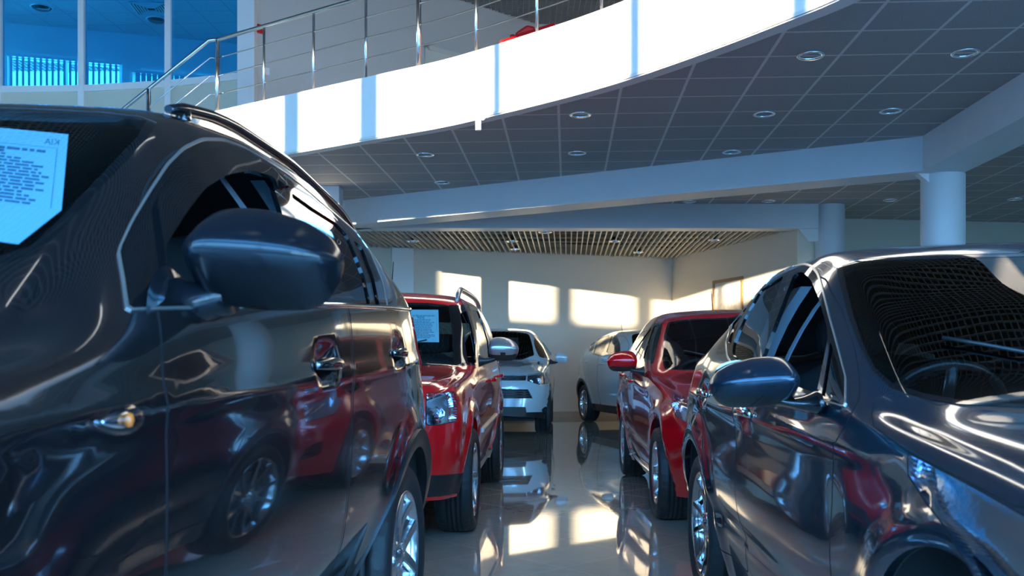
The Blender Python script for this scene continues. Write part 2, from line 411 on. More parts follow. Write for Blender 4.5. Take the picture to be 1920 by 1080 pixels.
# high open-grid ceiling over the whole hall
ZG = 7.45
m = MB(); st = .10
x = -14
while x < 12: m.box((x, FY, ZG), (x+.009, 21, ZG+.05)); x += st
y = FY
while y < 21: m.box((-14.2, y, ZG), (12.2, y+.009, ZG+.05)); y += st
struct('ceiling_grid', m, M['waffle'], fixn=False)
struct('ceiling_roof', MB().box((-14.5, FY-.3, ZG+.5), (12.5, 21.3, ZG+.7)), M['plenum'])

# outer shell of the hall
struct('wall_side_right', MB().box((12.2, FY, 0), (12.5, 21, ZG+.5)), M['wall'])
struct('wall_side_left', MB().box((-14.5, FY, 0), (-14.2, 14.2, ZG+.5)).box((-14.5, 14.2, 0), (-14.2, 21, ZD)), M['wall'])
struct('wall_end', MB().box((-3.7, 20.7, 0), (12.5, 21, ZG+.5)).box((-14.5, 20.7, 0), (-3.7, 21, ZD)), M['wall'])
# glazed front with mullions and a solid band at first-floor level
m = MB()
for q in (-1.29, -2.91, -4.64, -6.5, -7.78, -10.3, .4, 2.1, 3.9, 5.7, 7.5, 9.3):
    X = (q-.447*3.0)/.894
    wd = .17 if q in (-6.5, -7.78) else .78 if q == -10.3 else .07  # widest one is an opaque piece added to end the sun patches
    if -14 < X < 12: m.box((X-wd, FY-.06, 0), (X+wd, FY+.06, ZG+.5))
m.box((-14.2, FY-.1, 0), (12.2, FY+.1, .12)); m.box((-14.2, FY-.1, 7.25), (12.2, FY+.1, ZG+.5))
m.box((-14.2, FY-.04, 2.3), (12.2, FY+.04, 2.38))
struct('window_1', m, M['frame_white'])
struct('wall_front', MB().box((-14.2, FY-.12, 4.35), (12.2, FY+.12, 5.08)), M['wall_white'])  # unseen band, its height shaped to cut off the sun patches below
tag(MB().box((-75, -46, 0), (10, -36, 9.4)).build('sun_blocker', M['upper_wall']), kind='structure')  # unseen block added outside to stop low sun through the lower glazing
struct('ground_outside', MB().box((-120, -120, -.3), (120, FY-.3, -.1)), mat('asphalt', (.16, .16, .17), .9, noise=.2, bscale=4))
# ---- upper level: office glazing, pillar, walls, railing
m = MB(); m.box((-4.05, 14.15, ZD), (-3.80, 14.45, ZG+.05)); struct('wall_pillar_upper', m, M['beam'])
g = [at_d(-120, 168, 15.05), at_d(0, 168, 14.9), at_d(155, 167, 14.85), at_d(317, 158, 14.6), at_d(455, 145, 14.2)]
g = [Vector((p.x, p.y)) for p in g]
ZT = 5.33
def poly_strip(pts, z0, z1, t, mb=None):
    mb = mb or MB()
    for a, b in zip(pts[:-1], pts[1:]):
        d = (b-a).normalized(); n = Vector((-d.y, d.x))*t/2
        q = [a-n, b-n, b+n, a+n]
        mb.add([(p.x, p.y, z0) for p in q]+[(p.x, p.y, z1) for p in q], [(3,2,1,0),(4,5,6,7),(0,1,5,4),(1,2,6,5),(2,3,7,6),(3,0,4,7)])
    return mb
fr = poly_strip(g, ZT-.05, ZT+.05, .09); poly_strip(g, ZD, ZD+.08, .09, fr); poly_strip(g, ZG-.06, ZG+.05, .09, fr)
for p in g[:-1]: fr.box((p.x-.045, p.y-.07, ZD), (p.x+.045, p.y+.05, ZG+.05))
struct('window_2', fr, M['frame_white'])
struct('wall_office_panels', poly_strip(g, ZD, ZT-.05, .03), M['panel_cream'])
gl = MB()
for a, b in zip(g[:-1], g[1:]): gl.add([(a.x, a.y, ZT), (b.x, b.y, ZT), (b.x, b.y, ZG), (a.x, a.y, ZG)], [(0,1,2,3)])
struct('window_2_glass', gl, M['office_glass'])
# office room
ow0 = at_d(-40, 32, 17.6); ow1 = at_d(480, 86, 19.0)
ow0 = Vector((ow0.x, ow0.y)); ow1 = Vector((ow1.x, ow1.y)); od = (ow1-ow0).normalized()
ow0 = ow0-od*2.5; on = Vector((-od.y, od.x))
def on_wall(px):
    k = (px-CX)/F   # x = k*y
    s_ = (ow0.x-k*ow0.y)/(k*od.y-od.x)
    return s_
L_ = (ow1-ow0).length
s1, s2, s3, s4 = on_wall(14), on_wall(229), on_wall(249), on_wall(500)
zs_, ze_ = 5.6, 6.80
m = MB()
def wbox(mb, sa, sb, z0, z1, t0=0.0, t1=.18):
    a = ow0+od*sa+on*t0; b = ow0+od*sb+on*t0; c = ow0+od*sb+on*t1; d = ow0+od*sa+on*t1
    mb.add([(p.x, p.y, z0) for p in (a, b, c, d)]+[(p.x, p.y, z1) for p in (a, b, c, d)], [(3,2,1,0),(4,5,6,7),(0,1,5,4),(1,2,6,5),(2,3,7,6),(3,0,4,7)])
wbox(m, 0, s1, ZD, 7.4); wbox(m, s1, s2, ZD, zs_); wbox(m, s1, s2, ze_, 7.4); wbox(m, s2, s3, ZD, 7.4)
s4 = min(s4, L_-.1)
wbox(m, s3, s4, ZD, zs_); wbox(m, s3, s4, ze_-.12, 7.4); wbox(m, s4, L_, ZD, 7.4)
struct('wall_office_back', m, M['office_wall'])
m = MB()
for a, b, zt in ((s1, s2, ze_), (s3, s4, ze_-.12)):
    for z0, z1 in ((zs_, zs_+.05), (zt-.05, zt)): wbox(m, a, b, z0, z1, .08, .14)
    for q in (a, (a+b)/2-.03, b-.06): wbox(m, q, q+.06, zs_, zt, .08, .14)
struct('window_3', m, M['frame_white'])
for k, (a, b, zt, wd, lab) in enumerate(((s1, s2, ze_, .045, 'open vertical blind on the office window at far left'),
                                    (s3, s4, ze_-.12, .092, 'closed vertical blind on the office window nearer the stair rail'))):
    m = MB(); q = a+.05
    while q < b-.05: wbox(m, q, q+wd, zs_, zt-.04, -.06, -.055); q += .10
    t = thing('vertical_blind', lab, 'blind', (*(ow0+od*a), zs_)); me_ = m.build('blind_slats', M['blind'])
    me_.parent = t; me_.matrix_parent_inverse = Matrix.Translation(t.location).inverted()
    m = MB(); wbox(m, a, b, zt-.05, zt, -.08, -.03); r_ = m.build('headrail', M['frame_white']); r_.parent = t; r_.matrix_parent_inverse = Matrix.Translation(t.location).inverted()
gg = [tuple(p) for p in g]
struct('ceiling_office', prism([tuple(g[0]), *[tuple(p) for p in g[1:]], tuple(ow1), tuple(ow0)], 7.38, 7.41), M['office_ceiling'])
struct('floor_office', prism([tuple(g[0]-Vector((3,0))), *[tuple(p) for p in g], tuple(ow1), tuple(ow0)], ZD-.02, ZD), M['upper_wall'])
wallseg('wall_office_side', (-3.88, 14.45), tuple(ow1), ZD, 7.4, .1, M['office_wall'], -1)
# long grey wall behind the railing, with a door
h0 = Vector((-3.85, 14.3)); h1 = at_z(1005, 45, ZG); h1 = Vector((h1.x, h1.y)); hd = (h1-h0).normalized()
wallseg('wall_upper', tuple(h0), tuple(h1), ZD, ZG+.05, .15, M['upper_wall'])
wallseg('wall_upper_back', tuple(h1), (12.2, h1.y+.3), ZD, ZG+.05, .15, M['panel_cream'])
hn = Vector((hd.y, -hd.x))
def hs(px):
    k = (px-CX)/F; return (h0.x-k*h0.y)/(k*hd.y-hd.x)
def hbox(mb, sa, sb, z0, z1, t0, t1):
    a = h0+hd*sa+hn*t0; b = h0+hd*sb+hn*t0; c = h0+hd*sb+hn*t1; d = h0+hd*sa+hn*t1
    mb.add([(p.x, p.y, z0) for p in (a, b, c, d)]+[(p.x, p.y, z1) for p in (a, b, c, d)], [(3,2,1,0),(4,5,6,7),(0,1,5,4),(1,2,6,5),(2,3,7,6),(3,0,4,7)])
da, db = hs(795), hs(880)
m = MB(); hbox(m, da, da+.07, ZD, 6.5, 0, .05); hbox(m, db-.07, db, ZD, 6.5, 0, .05); hbox(m, da, db, 6.43, 6.5, 0, .05)
hbox(m, da+.07, db-.07, ZD, 6.43, .0, .02); struct('door_1', m, M['upper_door'])
m = MB(); a_ = hs(500); hbox(m, a_-.05, a_+.04, 5.42, 5.53, 0, .015)
tag(m.build('wall_switch', M['frame_white'], bevel=.003), 'small pale switch plate on the grey upper wall behind the railing', 'switch')
m = MB(); a_ = hs(487); hbox(m, a_-.06, a_+.05, 6.02, 6.14, 0, .06)
tag(m.build('fire_alarm_box', M['red_plastic'], bevel=.004), 'small red alarm box on the upper wall just below the handrail', 'alarm box')

# railing along the deck edge: handrail, three rods and posts
RC = offs(FC, .06)
def rc_at(px):
    best = min(RC, key=lambda p: abs(CX+F*p.x/p.y-px)); i = RC.index(best)
    k = (px-CX)/F
    for j in (i-1, i):
        if 0 <= j < len(RC)-1:
            a, b = RC[j], RC[j+1]; den = (b.x-a.x)-k*(b.y-a.y)
            if abs(den) > 1e-9:
                s_ = (k*a.y-a.x)/den
                if -.001 <= s_ <= 1.001: return a+(b-a)*s_
    return best
posts = [408, 495, 588, 686, 785, 893, 1007, 1128, 1262, 1410, 1580]
PP = [rc_at(p) for p in posts]
rail = thing('railing', 'curved stainless steel railing with three rods above the white fascia', 'railing', (PP[0].x, PP[0].y, ZD))
def rb(mb, name, m_): 
    o = mb.build(name, m_); o.parent = rail; o.matrix_parent_inverse = Matrix.Translation(rail.location).inverted(); return o
i0 = min(range(len(RC)), key=lambda i: (RC[i]-PP[0]).length); i1 = min(range(len(RC)), key=lambda i: (RC[i]-PP[-1]).length)
path = [PP[0]]+RC[i0+1:i1+1]
HR = .97
st0 = Vector((PP[0].x-.08, PP[0].y, 0)); slope = (-1.0, 0.0, -.80)
down = Vector((-1.12, -.05, -.93))*2.4
rb(MB().tube([Vector((PP[0].x-.1, PP[0].y, ZD+HR))+down, Vector((PP[0].x-.12, PP[0].y, ZD+HR-.012)), Vector((PP[0].x-.04, PP[0].y, ZD+HR))]+[(p.x, p.y, ZD+HR) for p in path], .026, 12), 'handrail', M['steel'])
for k in (1, 2, 3):
    z = ZD+HR*k/4
    rb(MB().tube([Vector((PP[0].x-.1, PP[0].y, z))+down, Vector((PP[0].x-.1, PP[0].y, z)), (PP[0].x, PP[0].y, z)]+[(p.x, p.y, z) for p in path], .008, 8), 'rod', M['steel'])
for i, p in enumerate(PP):
    r = .028 if i in (0, 4) else .016
    rb(MB().tube([(p.x, p.y, ZD-.02), (p.x, p.y, ZD+HR)], r, 12), 'post', M['steel'])
q = Vector((PP[0].x-.1, PP[0].y, ZD+HR))+Vector((-1.12, -.05, -.93))*.72
rb(MB().tube([(q.x, q.y, q.z-1.0), q, ], .03, 12), 'post', M['steel'])
# stair flight below the sloping rail
m = MB()
for k in range(12):
    x1 = PP[0].x-.1-.28*k*1.0
    m.box((x1-.30, PP[0].y-.05, ZD-.155*(k+1)*1.5-.05), (x1, PP[0].y+1.3, ZD-.155*(k+1)*1.5))
m.bar((PP[0].x-.05, PP[0].y, ZD-.2), (PP[0].x-3.4, PP[0].y-.1, ZD-3.0), .05, .25)
struct('stairs', m, M['wall_white'])

# red object of uncertain kind on the deck, simplified to a box
rp = at_z(985, 88, ZD+.02); dd = 12.0; X0 = (936-CX)/F*dd; X1 = (1042-CX)/F*dd
Z = lambda py, d=dd: CZ+(HZ-py)/F*d
t = thing('display_box', 'red box-shaped display item with a raised lid standing on the mezzanine deck', 'box', ((X0+X1)/2, dd, ZD))
def rp_(mb, name, bev=.02):
    o = mb.build(name, M['red_plastic'], bevel=bev); o.parent = t; o.matrix_parent_inverse = Matrix.Translation(t.location).inverted()
m = MB(); m.add([(X0-.05, dd, ZD), (X1, dd+.1, ZD), (X1, dd+.8, ZD), (X0-.05, dd+.8, ZD), (X0-.0, dd, Z(74)), (X1, dd+.1, Z(34)), (X1, dd+.8, Z(34)), (X0, dd+.8, Z(74))],
  [(0,3,2,1),(4,5,6,7),(0,1,5,4),(1,2,6,5),(2,3,7,6),(3,0,4,7)]); rp_(m, 'box_body', .04)
m = MB(); xa, xb = (966-CX)/F*dd, (1004-CX)/F*dd
m.add([(xa, dd+.1, ZD+.2), (xb, dd+.1, ZD+.2), (xb, dd+.6, ZD+.2), (xa, dd+.6, ZD+.2), (xa, dd+.1, Z(55)), (xa+.15, dd+.1, Z(40)), (xb, dd+.1, Z(44)), (xa, dd+.6, Z(55)), (xa+.15, dd+.6, Z(40)), (xb, dd+.6, Z(44))],
  [(0,3,2,1),(0,1,6,5,4),(2,3,7,8,9),(4,5,8,7),(5,6,9,8),(1,2,9,6),(3,0,4,7)]); rp_(m, 'box_lid', .03)
m = MB(); m.box(((956-CX)/F*dd, dd+.1, ZD+.2), ((966-CX)/F*dd, dd+.5, Z(58))); rp_(m, 'catch', .02)

# ---- downlights
def make_downlight():
    t = thing('downlight', 'recessed round downlight', 'downlight')
    m = MB(); m.lathe([(.085, .0), (.085, -.006), (.108, -.009), (.116, -.004), (.116, .002)], 36); m.build('trim_ring', M['chrome'], t)
    m = MB(); m.lathe([(.086, -.004), (.075, .03), (.045, .075), (.0, .085)], 36); m.build('reflector', M['lamp_silver'], t)
    m = MB()
    for a in (-.028, .028): m.tube([(a, -.05, .022), (a, .045, .022)], .014, 10)
    m.build('bulb', M['bulb'], t)
    return t
DL = [(1520,104,ZC,'nearest downlight in the tiled ceiling, second from the right edge'),(1810,99,ZC,'downlight at the right end of the nearest ceiling row'),
      (1670,208,ZC,'right-hand downlight close under the angle of the beams'),(1433,214,ZC,'downlight right of the light streak, middle row of the tiled ceiling'),
      (1088,215,ZC,'downlight right of the white spot bracket, just inside the fascia'),(1372,285,ZC,'downlight closest to the blue-lit diagonal beam'),
      (1082,287,ZC,'downlight straight behind the one just inside the fascia'),(797,290,ZC,'downlight under the left part of the curved fascia'),
      (829,342,ZC,'farthest left downlight, next to the end of the diagonal beam'),
      (1292,378,ZC,'small downlight behind the diagonal beam, leftmost of that row'),(1441,377,ZC,'small downlight behind the diagonal beam, above the back column'),
      (1669,375,ZC,'downlight just left of the front column'),(1903,373,ZC,'downlight at the far right behind the front column'),(1808,406,ZC,'farthest downlight, just right of the front column'),
      (774,452,ZB,'leftmost downlight in the slatted ceiling'),(960,452,ZB,'front downlight of the middle pair in the slatted ceiling'),(1153,452,ZB,'front downlight right of the middle in the slatted ceiling'),
      (966,467,ZB,'rear downlight of the middle pair in the slatted ceiling'),(1196,473,ZB,'rear downlight in the slatted ceiling near the room corner'),(1340,450,ZB,'rightmost downlight in the slatted ceiling'),
      (1022,435,ZB,'downlight at the front edge of the slatted ceiling')]
dl0 = make_downlight()
for i, (px, py, z, lab) in enumerate(DL):
    if i == 0: t = dl0
    else:
        t = dl0.copy(); COL.objects.link(t)
        for ch in list(dl0.children):
            c = ch.copy(); COL.objects.link(c); c.parent = t
    p = at_z(px, py, z); t.location = (p.x, p.y, z-.002); t['label'] = lab; t['group'] = 'downlights in the tiled ceiling' if z == ZC else 'downlights in the slatted ceiling'
for px, py, d, lab in ((78, 15, 16.5, 'round ceiling lamp at the left of the blue office ceiling'), (294, 38, 17.2, 'round ceiling lamp beside the air vent in the office')):
    p = at_z(px, py, 7.37)
    t = thing('ceiling_lamp', lab, 'ceiling lamp', (p.x, p.y, 7.38), group='office ceiling lamps')
    MB().lathe([(.0, -.05), (.08, -.05), (.14, -.03), (.16, 0)], 32).build('lamp_cover', M['lamp_dark'], t)
    MB().lathe([(.16, 0), (.17, -.012), (.185, -.012), (.19, 0)], 32).build('trim_ring', M['frame_white'], t)
p = at_z(284, 17, 7.37); t = thing('air_vent', 'square slatted air vent in the blue office ceiling', 'vent', (p.x, p.y, 7.38), .1)
m = MB()
for k in range(6):
    r0 = .30-.045*k
    for a, b in (((-r0,-r0),(r0,-r0)),((r0,-r0),(r0,r0)),((r0,r0),(-r0,r0)),((-r0,r0),(-r0,-r0))): m.bar((*a, -.012), (*b, -.012), .018, .02)
m.build('vent_louvres', M['frame_white'], t)
MB().box((-.29, -.29, -.004), (.29, .29, 0)).build('vent_back', M['dark'], t)

# spot bracket under the fascia
p = at_d(897, 233, 10.1)
t = thing('security_camera', 'small white cylindrical camera hanging from the fascia edge', 'camera', (p.x, p.y, ZC-.015))
MB().tube([(0, 0, -.03), (.0, .0, -.15)], .032, 20).build('camera_body', M['frame_white'], t, bevel=.004)
m = MB(); m.tube([(0, 0, -.04), (.05, .03, -.03), (.07, .05, .0)], .012, 10); m.lathe([(.0, 0), (.035, 0), (.035, -.012), (0, -.012)], 20, 0, Matrix.Translation((.07, .05, 0))); m.build('bracket', M['frame_white'], t)

# framed picture on the right wall
wd_ = (E2-C2).normalized()
def rw(px):
    k = (px-CX)/F; return (C2.x-k*C2.y)/(k*wd_.y-wd_.x)
wn = Vector((wd_.y, -wd_.x)); wn = wn if wn.x < 0 else -wn
sa, sb = rw(1338), rw(1394); pm = C2+wd_*(sa+sb)/2
z1 = CZ+(HZ-527)/F*(C2+wd_*sa).y; z0 = z1-.78
t = thing('framed_picture', 'brown framed pale landscape print on the right painted wall', 'picture', (pm.x, pm.y, (z0+z1)/2), math.atan2(wd_.y, wd_.x))
hw = (sb-sa)/2; hh = (z1-z0)/2
sg = 1 if (Matrix.Rotation(math.atan2(wd_.y, wd_.x), 2) @ Vector((0, 1))).dot(wn) > 0 else -1
m = MB()
for lo, hi in (((-hw,-.0,-hh),(-hw+.06,.03,hh)),((hw-.06,0,-hh),(hw,.03,hh)),((-hw+.06,0,hh-.06),(hw-.06,.03,hh)),((-hw+.06,0,-hh),(hw-.06,.03,-hh+.06))):
    m.box((lo[0], sg*lo[1], lo[2]), (hi[0], sg*hi[1], hi[2]))
m.build('frame', M['wood_frame'], t, bevel=.004)
MB().box((-hw+.05, sg*.004, -hh+.05), (hw-.05, sg*.012, hh-.05)).build('print', M['print'], t)

# linear lamps hung under the grid ceiling (seen reflected in the windscreens)
lampm = M['lamp_tube']
def lin(x, y, a, lab):
    t = thing('linear_lamp', lab, 'lamp', (x, y, ZG-.5), a, group='linear lamps under the grid ceiling')
    MB().box((-.7, -.05, 0), (.7, .05, .05)).build('lamp_body', M['frame_white'], t)
    MB().tube([(-.66, 0, -.02), (.66, 0, -.02)], .02, 10).build('tube', lampm, t)
    m = MB(); m.tube([(-.5, 0, .05), (-.5, 0, .498)], .004, 6); m.tube([(.5, 0, .05), (.5, 0, .498)], .004, 6); m.build('suspension_wire', M['steel'], t)
# ================================================================== CAR BUILDER
def bspl(nc, v):
    """clamped cubic B-spline basis, nc control points, v in 0..1 -> (len(v), nc)"""
    k = 3; kn = np.concatenate([np.zeros(k), np.linspace(0, 1, nc-k+1), np.ones(k)])
    v = np.clip(v, 0, 1-1e-9); N = [((v >= kn[i]) & (v < kn[i+1])).astype(float) for i in range(len(kn)-1)]
    for d in range(1, k+1):
        N2 = []
        for i in range(len(kn)-1-d):
            a = kn[i+d]-kn[i]; b = kn[i+d+1]-kn[i+1]
            t = 0
            if a > 0: t = (v-kn[i])/a*N[i]
            if b > 0: t = t+(kn[i+d+1]-v)/b*N[i+1]
            N2.append(t+np.zeros_like(v))
        N = N2
    return np.stack(N, -1)
def chaikin(pts, r, closed=True):
    out = []; n = len(pts)
    for i in range(n):
        P = np.array(pts[i][:2], float); rr = pts[i][2] if len(pts[i]) > 2 else r
        if not closed and i in (0, n-1): out.append(P); continue
        A = np.array(pts[i-1][:2], float)-P; B = np.array(pts[(i+1) % n][:2], float)-P
        la, lb = np.linalg.norm(A), np.linalg.norm(B)
        if rr <= 0 or la < 1e-6 or lb < 1e-6: out.append(P); continue
        q = min(rr, .5*la, .5*lb); a = P+A/la*q; b = P+B/lb*q
        for t in np.linspace(0, 1, 7): out.append((1-t)**2*a+2*t*(1-t)*P+t*t*b)
    return out
def densify(pts, h, closed=True):
    out = []; n = len(pts)
    for i in range(n if closed else n-1):
        a = pts[i]; b = pts[(i+1) % n]; L = np.linalg.norm(b-a); k = max(1, int(math.ceil(L/h)))
        for j in range(k): out.append(a+(b-a)*j/k)
    if not closed: out.append(pts[-1])
    return np.array(out)
def inpoly(px, py, poly):
    r = np.zeros(len(px), bool); n = len(poly)
    for i in range(n):
        x0, y0 = poly[i]; x1, y1 = poly[(i+1) % n]
        if y0 == y1: continue
        c = ((y0 > py) != (y1 > py)); r ^= c & (px < (x1-x0)*(py-y0)/(y1-y0)+x0)
    return r
def offset_poly(P, d):
    """grow (d>0) a closed uw polygon"""
    P = np.array(P); nx = np.roll(P, -1, 0); pv = np.roll(P, 1, 0)
    t = nx-pv; t /= np.maximum(np.linalg.norm(t, axis=1, keepdims=True), 1e-9)
    ar = np.sum(P[:, 0]*nx[:, 1]-nx[:, 0]*P[:, 1])
    nrm = np.stack([t[:, 1], -t[:, 0]], 1)*(1 if ar > 0 else -1)
    return P+nrm*d

class Car:
    KEYS = ('xs', 'zs', 'x1', 'z1', 'x2', 'z2', 'x3', 'z3', 'x5', 'z5', 'zc')
    def __init__(s, sp):
        s.sp = sp; s.h = sp.get('h', .045)
        c = sp['curves']; f = sp['front']; r = sp['rear']
        s.yf0, s.yf1, s.zmf, s.nf, s.mxf, s.mzf = f; s.yr0, s.yr1, s.zmr, s.nr_, s.mxr, s.mzr = r
        s.ty = np.arange(s.yf1-.3, s.yr1+.3, .01); s.tab = {}
        for k in s.KEYS:
            sg = .042 if k in ('zc', 'z5') else .075; kk = np.exp(-.5*(np.arange(-40, 41)*.01/sg)**2); kk /= kk.sum()
            a = np.array(c[k], float); v = np.interp(s.ty, a[:, 0], a[:, 1]); v = np.pad(v, 40, 'edge'); s.tab[k] = np.convolve(v, kk, 'valid')
        s.Lf = (s.yf0-s.yf1)+.55; s.Lr = (s.yr1-s.yr0)+.55
        s.u0 = s.yf0-s.Lf; s.u1 = s.yr0+s.Lr
        # w <-> v by arc length at the reference station
        v = np.linspace(0, 1, 400); s.wmax = 1; s.tv = v; s.tw = v
        P = s.raw(np.full(400, sp.get('yref', 1.4)), v); L = np.concatenate([[0], np.cumsum(np.linalg.norm(np.diff(P, axis=0), axis=1))])
        s.tw = L; s.wmax = L[-1]
        s.polys = []; s._samp()
    def key(s, k, y):
        t = s.tab[k]; q = (y-s.ty[0])/.01; q = np.clip(q, 1, len(t)-3.001); i = q.astype(int); f = q-i
        a, b, c, d = t[i-1], t[i], t[i+1], t[i+2]
        return b+.5*f*(c-a+f*(2*a-5*b+4*c-d+f*(3*(b-c)+d-a)))
    def raw(s, u, v):
        u = np.asarray(u, float); v = np.asarray(v, float)
        tf = np.clip((s.yf0-u)/s.Lf, 0, 1); tr = np.clip((u-s.yr0)/s.Lr, 0, 1)
        thf = PI/2*(1-(1-tf)**2); thr = PI/2*(1-(1-tr)**2)
        y = np.where(tf > 0, s.yf0-(s.yf0-s.yf1)*np.sin(thf)**(2/s.nf), np.where(tr > 0, s.yr0+(s.yr1-s.yr0)*np.sin(thr)**(2/s.nr_), u))
        cf = np.maximum(np.cos(thf), 0); cr_ = np.maximum(np.cos(thr), 0)
        sx = cf**(2/s.mxf)*cr_**(2/s.mxr); szf = cf**(2/s.mzf); szr = cr_**(2/s.mzr)
        K = {k: s.key(k, y) for k in s.KEYS}
        xs, zs, x1, z1, x2, z2, x3, z3, x5, z5, zc = [K[k] for k in s.KEYS]
        hz = z5-z3
        X = [xs, x1, x2, x3+.012, x3-.012, .5*(x3+x5)+.09*hz, x5+.035*np.minimum(1, hz*3), x5-.035, x5*.62, x5*.28, 0*xs]
        Z = [zs, z1, z2, z3-.045, z3+.03*np.minimum(1, np.abs(hz)*3+.2), .5*(z3+z5), z5-.02, z5+.012+.1*(zc-z5), z5+(zc-z5)*.72, zc, zc]
        B = bspl(len(X), v)
        x = sum(B[..., i]*X[i] for i in range(len(X))); z = sum(B[..., i]*Z[i] for i in range(len(Z)))
        x = x*sx; z = s.zmf+(z-s.zmf)*np.where(z > s.zmf, szf, .88+.12*szf); z = s.zmr+(z-s.zmr)*np.where(z > s.zmr, szr, .85+.15*szr)
        for g in s.sp.get('bumps', ()):       # (kind, ...) smooth sculpting of the sides
            if g[0] == 'arc':
                _, y0, z0, R, wd, am = g; rr = np.hypot(y-y0, z-z0); x = x+am*np.exp(-((rr-R)/wd)**2)*(x > .5)*(z < .95)
            elif g[0] == 'dim':
                _, y0, z0, ry, rz_, am = g; x = x-am*np.exp(-(np.abs((y-y0)/ry)**4+np.abs((z-z0)/rz_)**4))*(x > .6)
            elif g[0] == 'line':
                _, ya, za, yb, zb, wd, am = g; tt = np.clip((y-ya)/(yb-ya), 0, 1); zl = za+(zb-za)*tt
                fade = np.clip((y-ya)/.25, 0, 1)*np.clip((yb-y)/.25, 0, 1)
                fade = fade*fade*(3-2*fade); x = x+am*fade*np.exp(-((z-zl)/wd)**2)*(x > .5)
            elif g[0] == 'tuck':
                _, ya, za, yb, zb_, kk_ = g; zl = za+(zb_-za)*np.clip((y-ya)/(yb-ya), 0, 1)
                fade = np.clip((y-ya)/.30, 0, 1)*np.clip((yb+.12-y)/.22, 0, 1); fade = fade*fade*(3-2*fade)
                q = zl-z; x = x-kk_*fade*(.5*(q+np.sqrt(q*q+.0004)))*(x > .4)
            elif g[0] == 'hood':
                _, xa, wd, am, ya, yb = g; fade = np.clip((y-ya)/.25, 0, 1)*np.clip((yb-y)/.2, 0, 1); fade = fade*fade*(3-2*fade)
                z = z+am*fade*np.exp(-((x-xa-.12*(y-ya))/wd)**2)*(v > .62)
        return np.stack([x, y, z], -1)
    def P(s, u, w):
        u = np.clip(u, s.u0, s.u1); return s.raw(u, np.interp(np.clip(w, 0, s.wmax), s.tw, s.tv))
    def N(s, u, w):
        e = .004
        ua, ub = np.maximum(u-e, s.u0), np.minimum(u+e, s.u1); wa, wb = np.maximum(w-e, 0), np.minimum(w+e, s.wmax)
        du = s.P(ub, w)-s.P(ua, w); dw_ = s.P(u, wb)-s.P(u, wa)
        n = np.cross(du, dw_); L = np.linalg.norm(n, axis=-1, keepdims=True); n = n/np.maximum(L, 1e-12)
        bad = L[..., 0] < 1e-10
        n[bad & (u < 1)] = (0, -1, 0); n[bad & (u >= 1)] = (0, 1, 0)
        return n
    def _samp(s):
        U = np.linspace(s.u0+.001, s.u1-.001, 420); W = np.linspace(0, s.wmax, 220)
        s.SU, s.SW = [a.ravel() for a in np.meshgrid(U, W, indexing='ij')]
        s.SP = s.P(s.SU, s.SW); s.SN = s.N(s.SU, s.SW)
        # orientation: outward should point to +x on the side
        i = np.argmin(np.abs(s.SU-1.4)+np.abs(s.SW-.4)); s.sgn = 1 if s.SN[i, 0] > 0 else -1
        s.SN *= s.sgn
    def inv(s, proj, pts):
        """projected points -> uw"""
        pts = np.atleast_2d(np.array(pts, float)); ax = {'s': (1, 2), 't': (0, 1), 'f': (0, 2), 'r': (0, 2)}[proj]
        n = s.SN; ok = {'s': n[:, 0] > .12, 't': n[:, 2] > .25, 'f': (n[:, 1] < -.05) & (s.SU < .8), 'r': (n[:, 1] > .05) & (s.SU > 1.5)}[proj]
        idx = np.nonzero(ok)[0]; Q = s.SP[idx][:, ax]
        u = np.zeros(len(pts)); w_ = np.zeros(len(pts))
        for i, p in enumerate(pts):
            j = idx[np.argmin((Q[:, 0]-p[0])**2+(Q[:, 1]-p[1])**2)]; u[i] = s.SU[j]; w_[i] = s.SW[j]
        e = .003
        for _ in range(4):
            p0 = s.P(u, w_)[:, ax]; r = pts-p0
            ju = (s.P(u+e, w_)[:, ax]-s.P(u-e, w_)[:, ax])/(2*e); jw = (s.P(u, w_+e)[:, ax]-s.P(u, w_-e)[:, ax])/(2*e)
            det = ju[:, 0]*jw[:, 1]-ju[:, 1]*jw[:, 0]; det = np.where(np.abs(det) < .02, np.nan, det)
            du = (r[:, 0]*jw[:, 1]-r[:, 1]*jw[:, 0])/det; dw_ = (ju[:, 0]*r[:, 1]-ju[:, 1]*r[:, 0])/det
            u = u+np.clip(np.nan_to_num(du), -.02, .02); w_ = np.clip(w_+np.clip(np.nan_to_num(dw_), -.02, .02), 0, s.wmax)
        w_[w_ < .006] = 0; w_[w_ > s.wmax-.006] = s.wmax
        if proj in 'tr': w_[np.abs(pts[:, 0]) < .004] = s.wmax
        if proj == 'f':
            wq = np.linspace(0, s.wmax, 300); zq = s.P(np.full(300, s.u0), wq)[:, 2]; top = zq.max(); i1 = int(np.argmax(zq > top-.004))
            for i in np.nonzero(np.abs(pts[:, 0]) < .004)[0]:
                if pts[i, 1] > top-.01: w_[i] = s.wmax
                else: u[i] = s.u0; w_[i] = np.interp(pts[i, 1], zq[:i1], wq[:i1])
        return np.stack([u, w_], 1)
    def proj(s, P):
        sp = s.sp; th = sp['theta']; O = sp['O']; sd_ = sp['vis']; x, y, z = P[..., 0]*sd_, P[..., 1], P[..., 2]
        X = O[0]+x*math.cos(th)+y*math.sin(th); Y = O[1]-x*math.sin(th)+y*math.cos(th)
        return np.stack([CX+F*X/Y, HZ-F*(z-CZ)/Y], -1), np.stack([X, Y, z-CZ], -1)
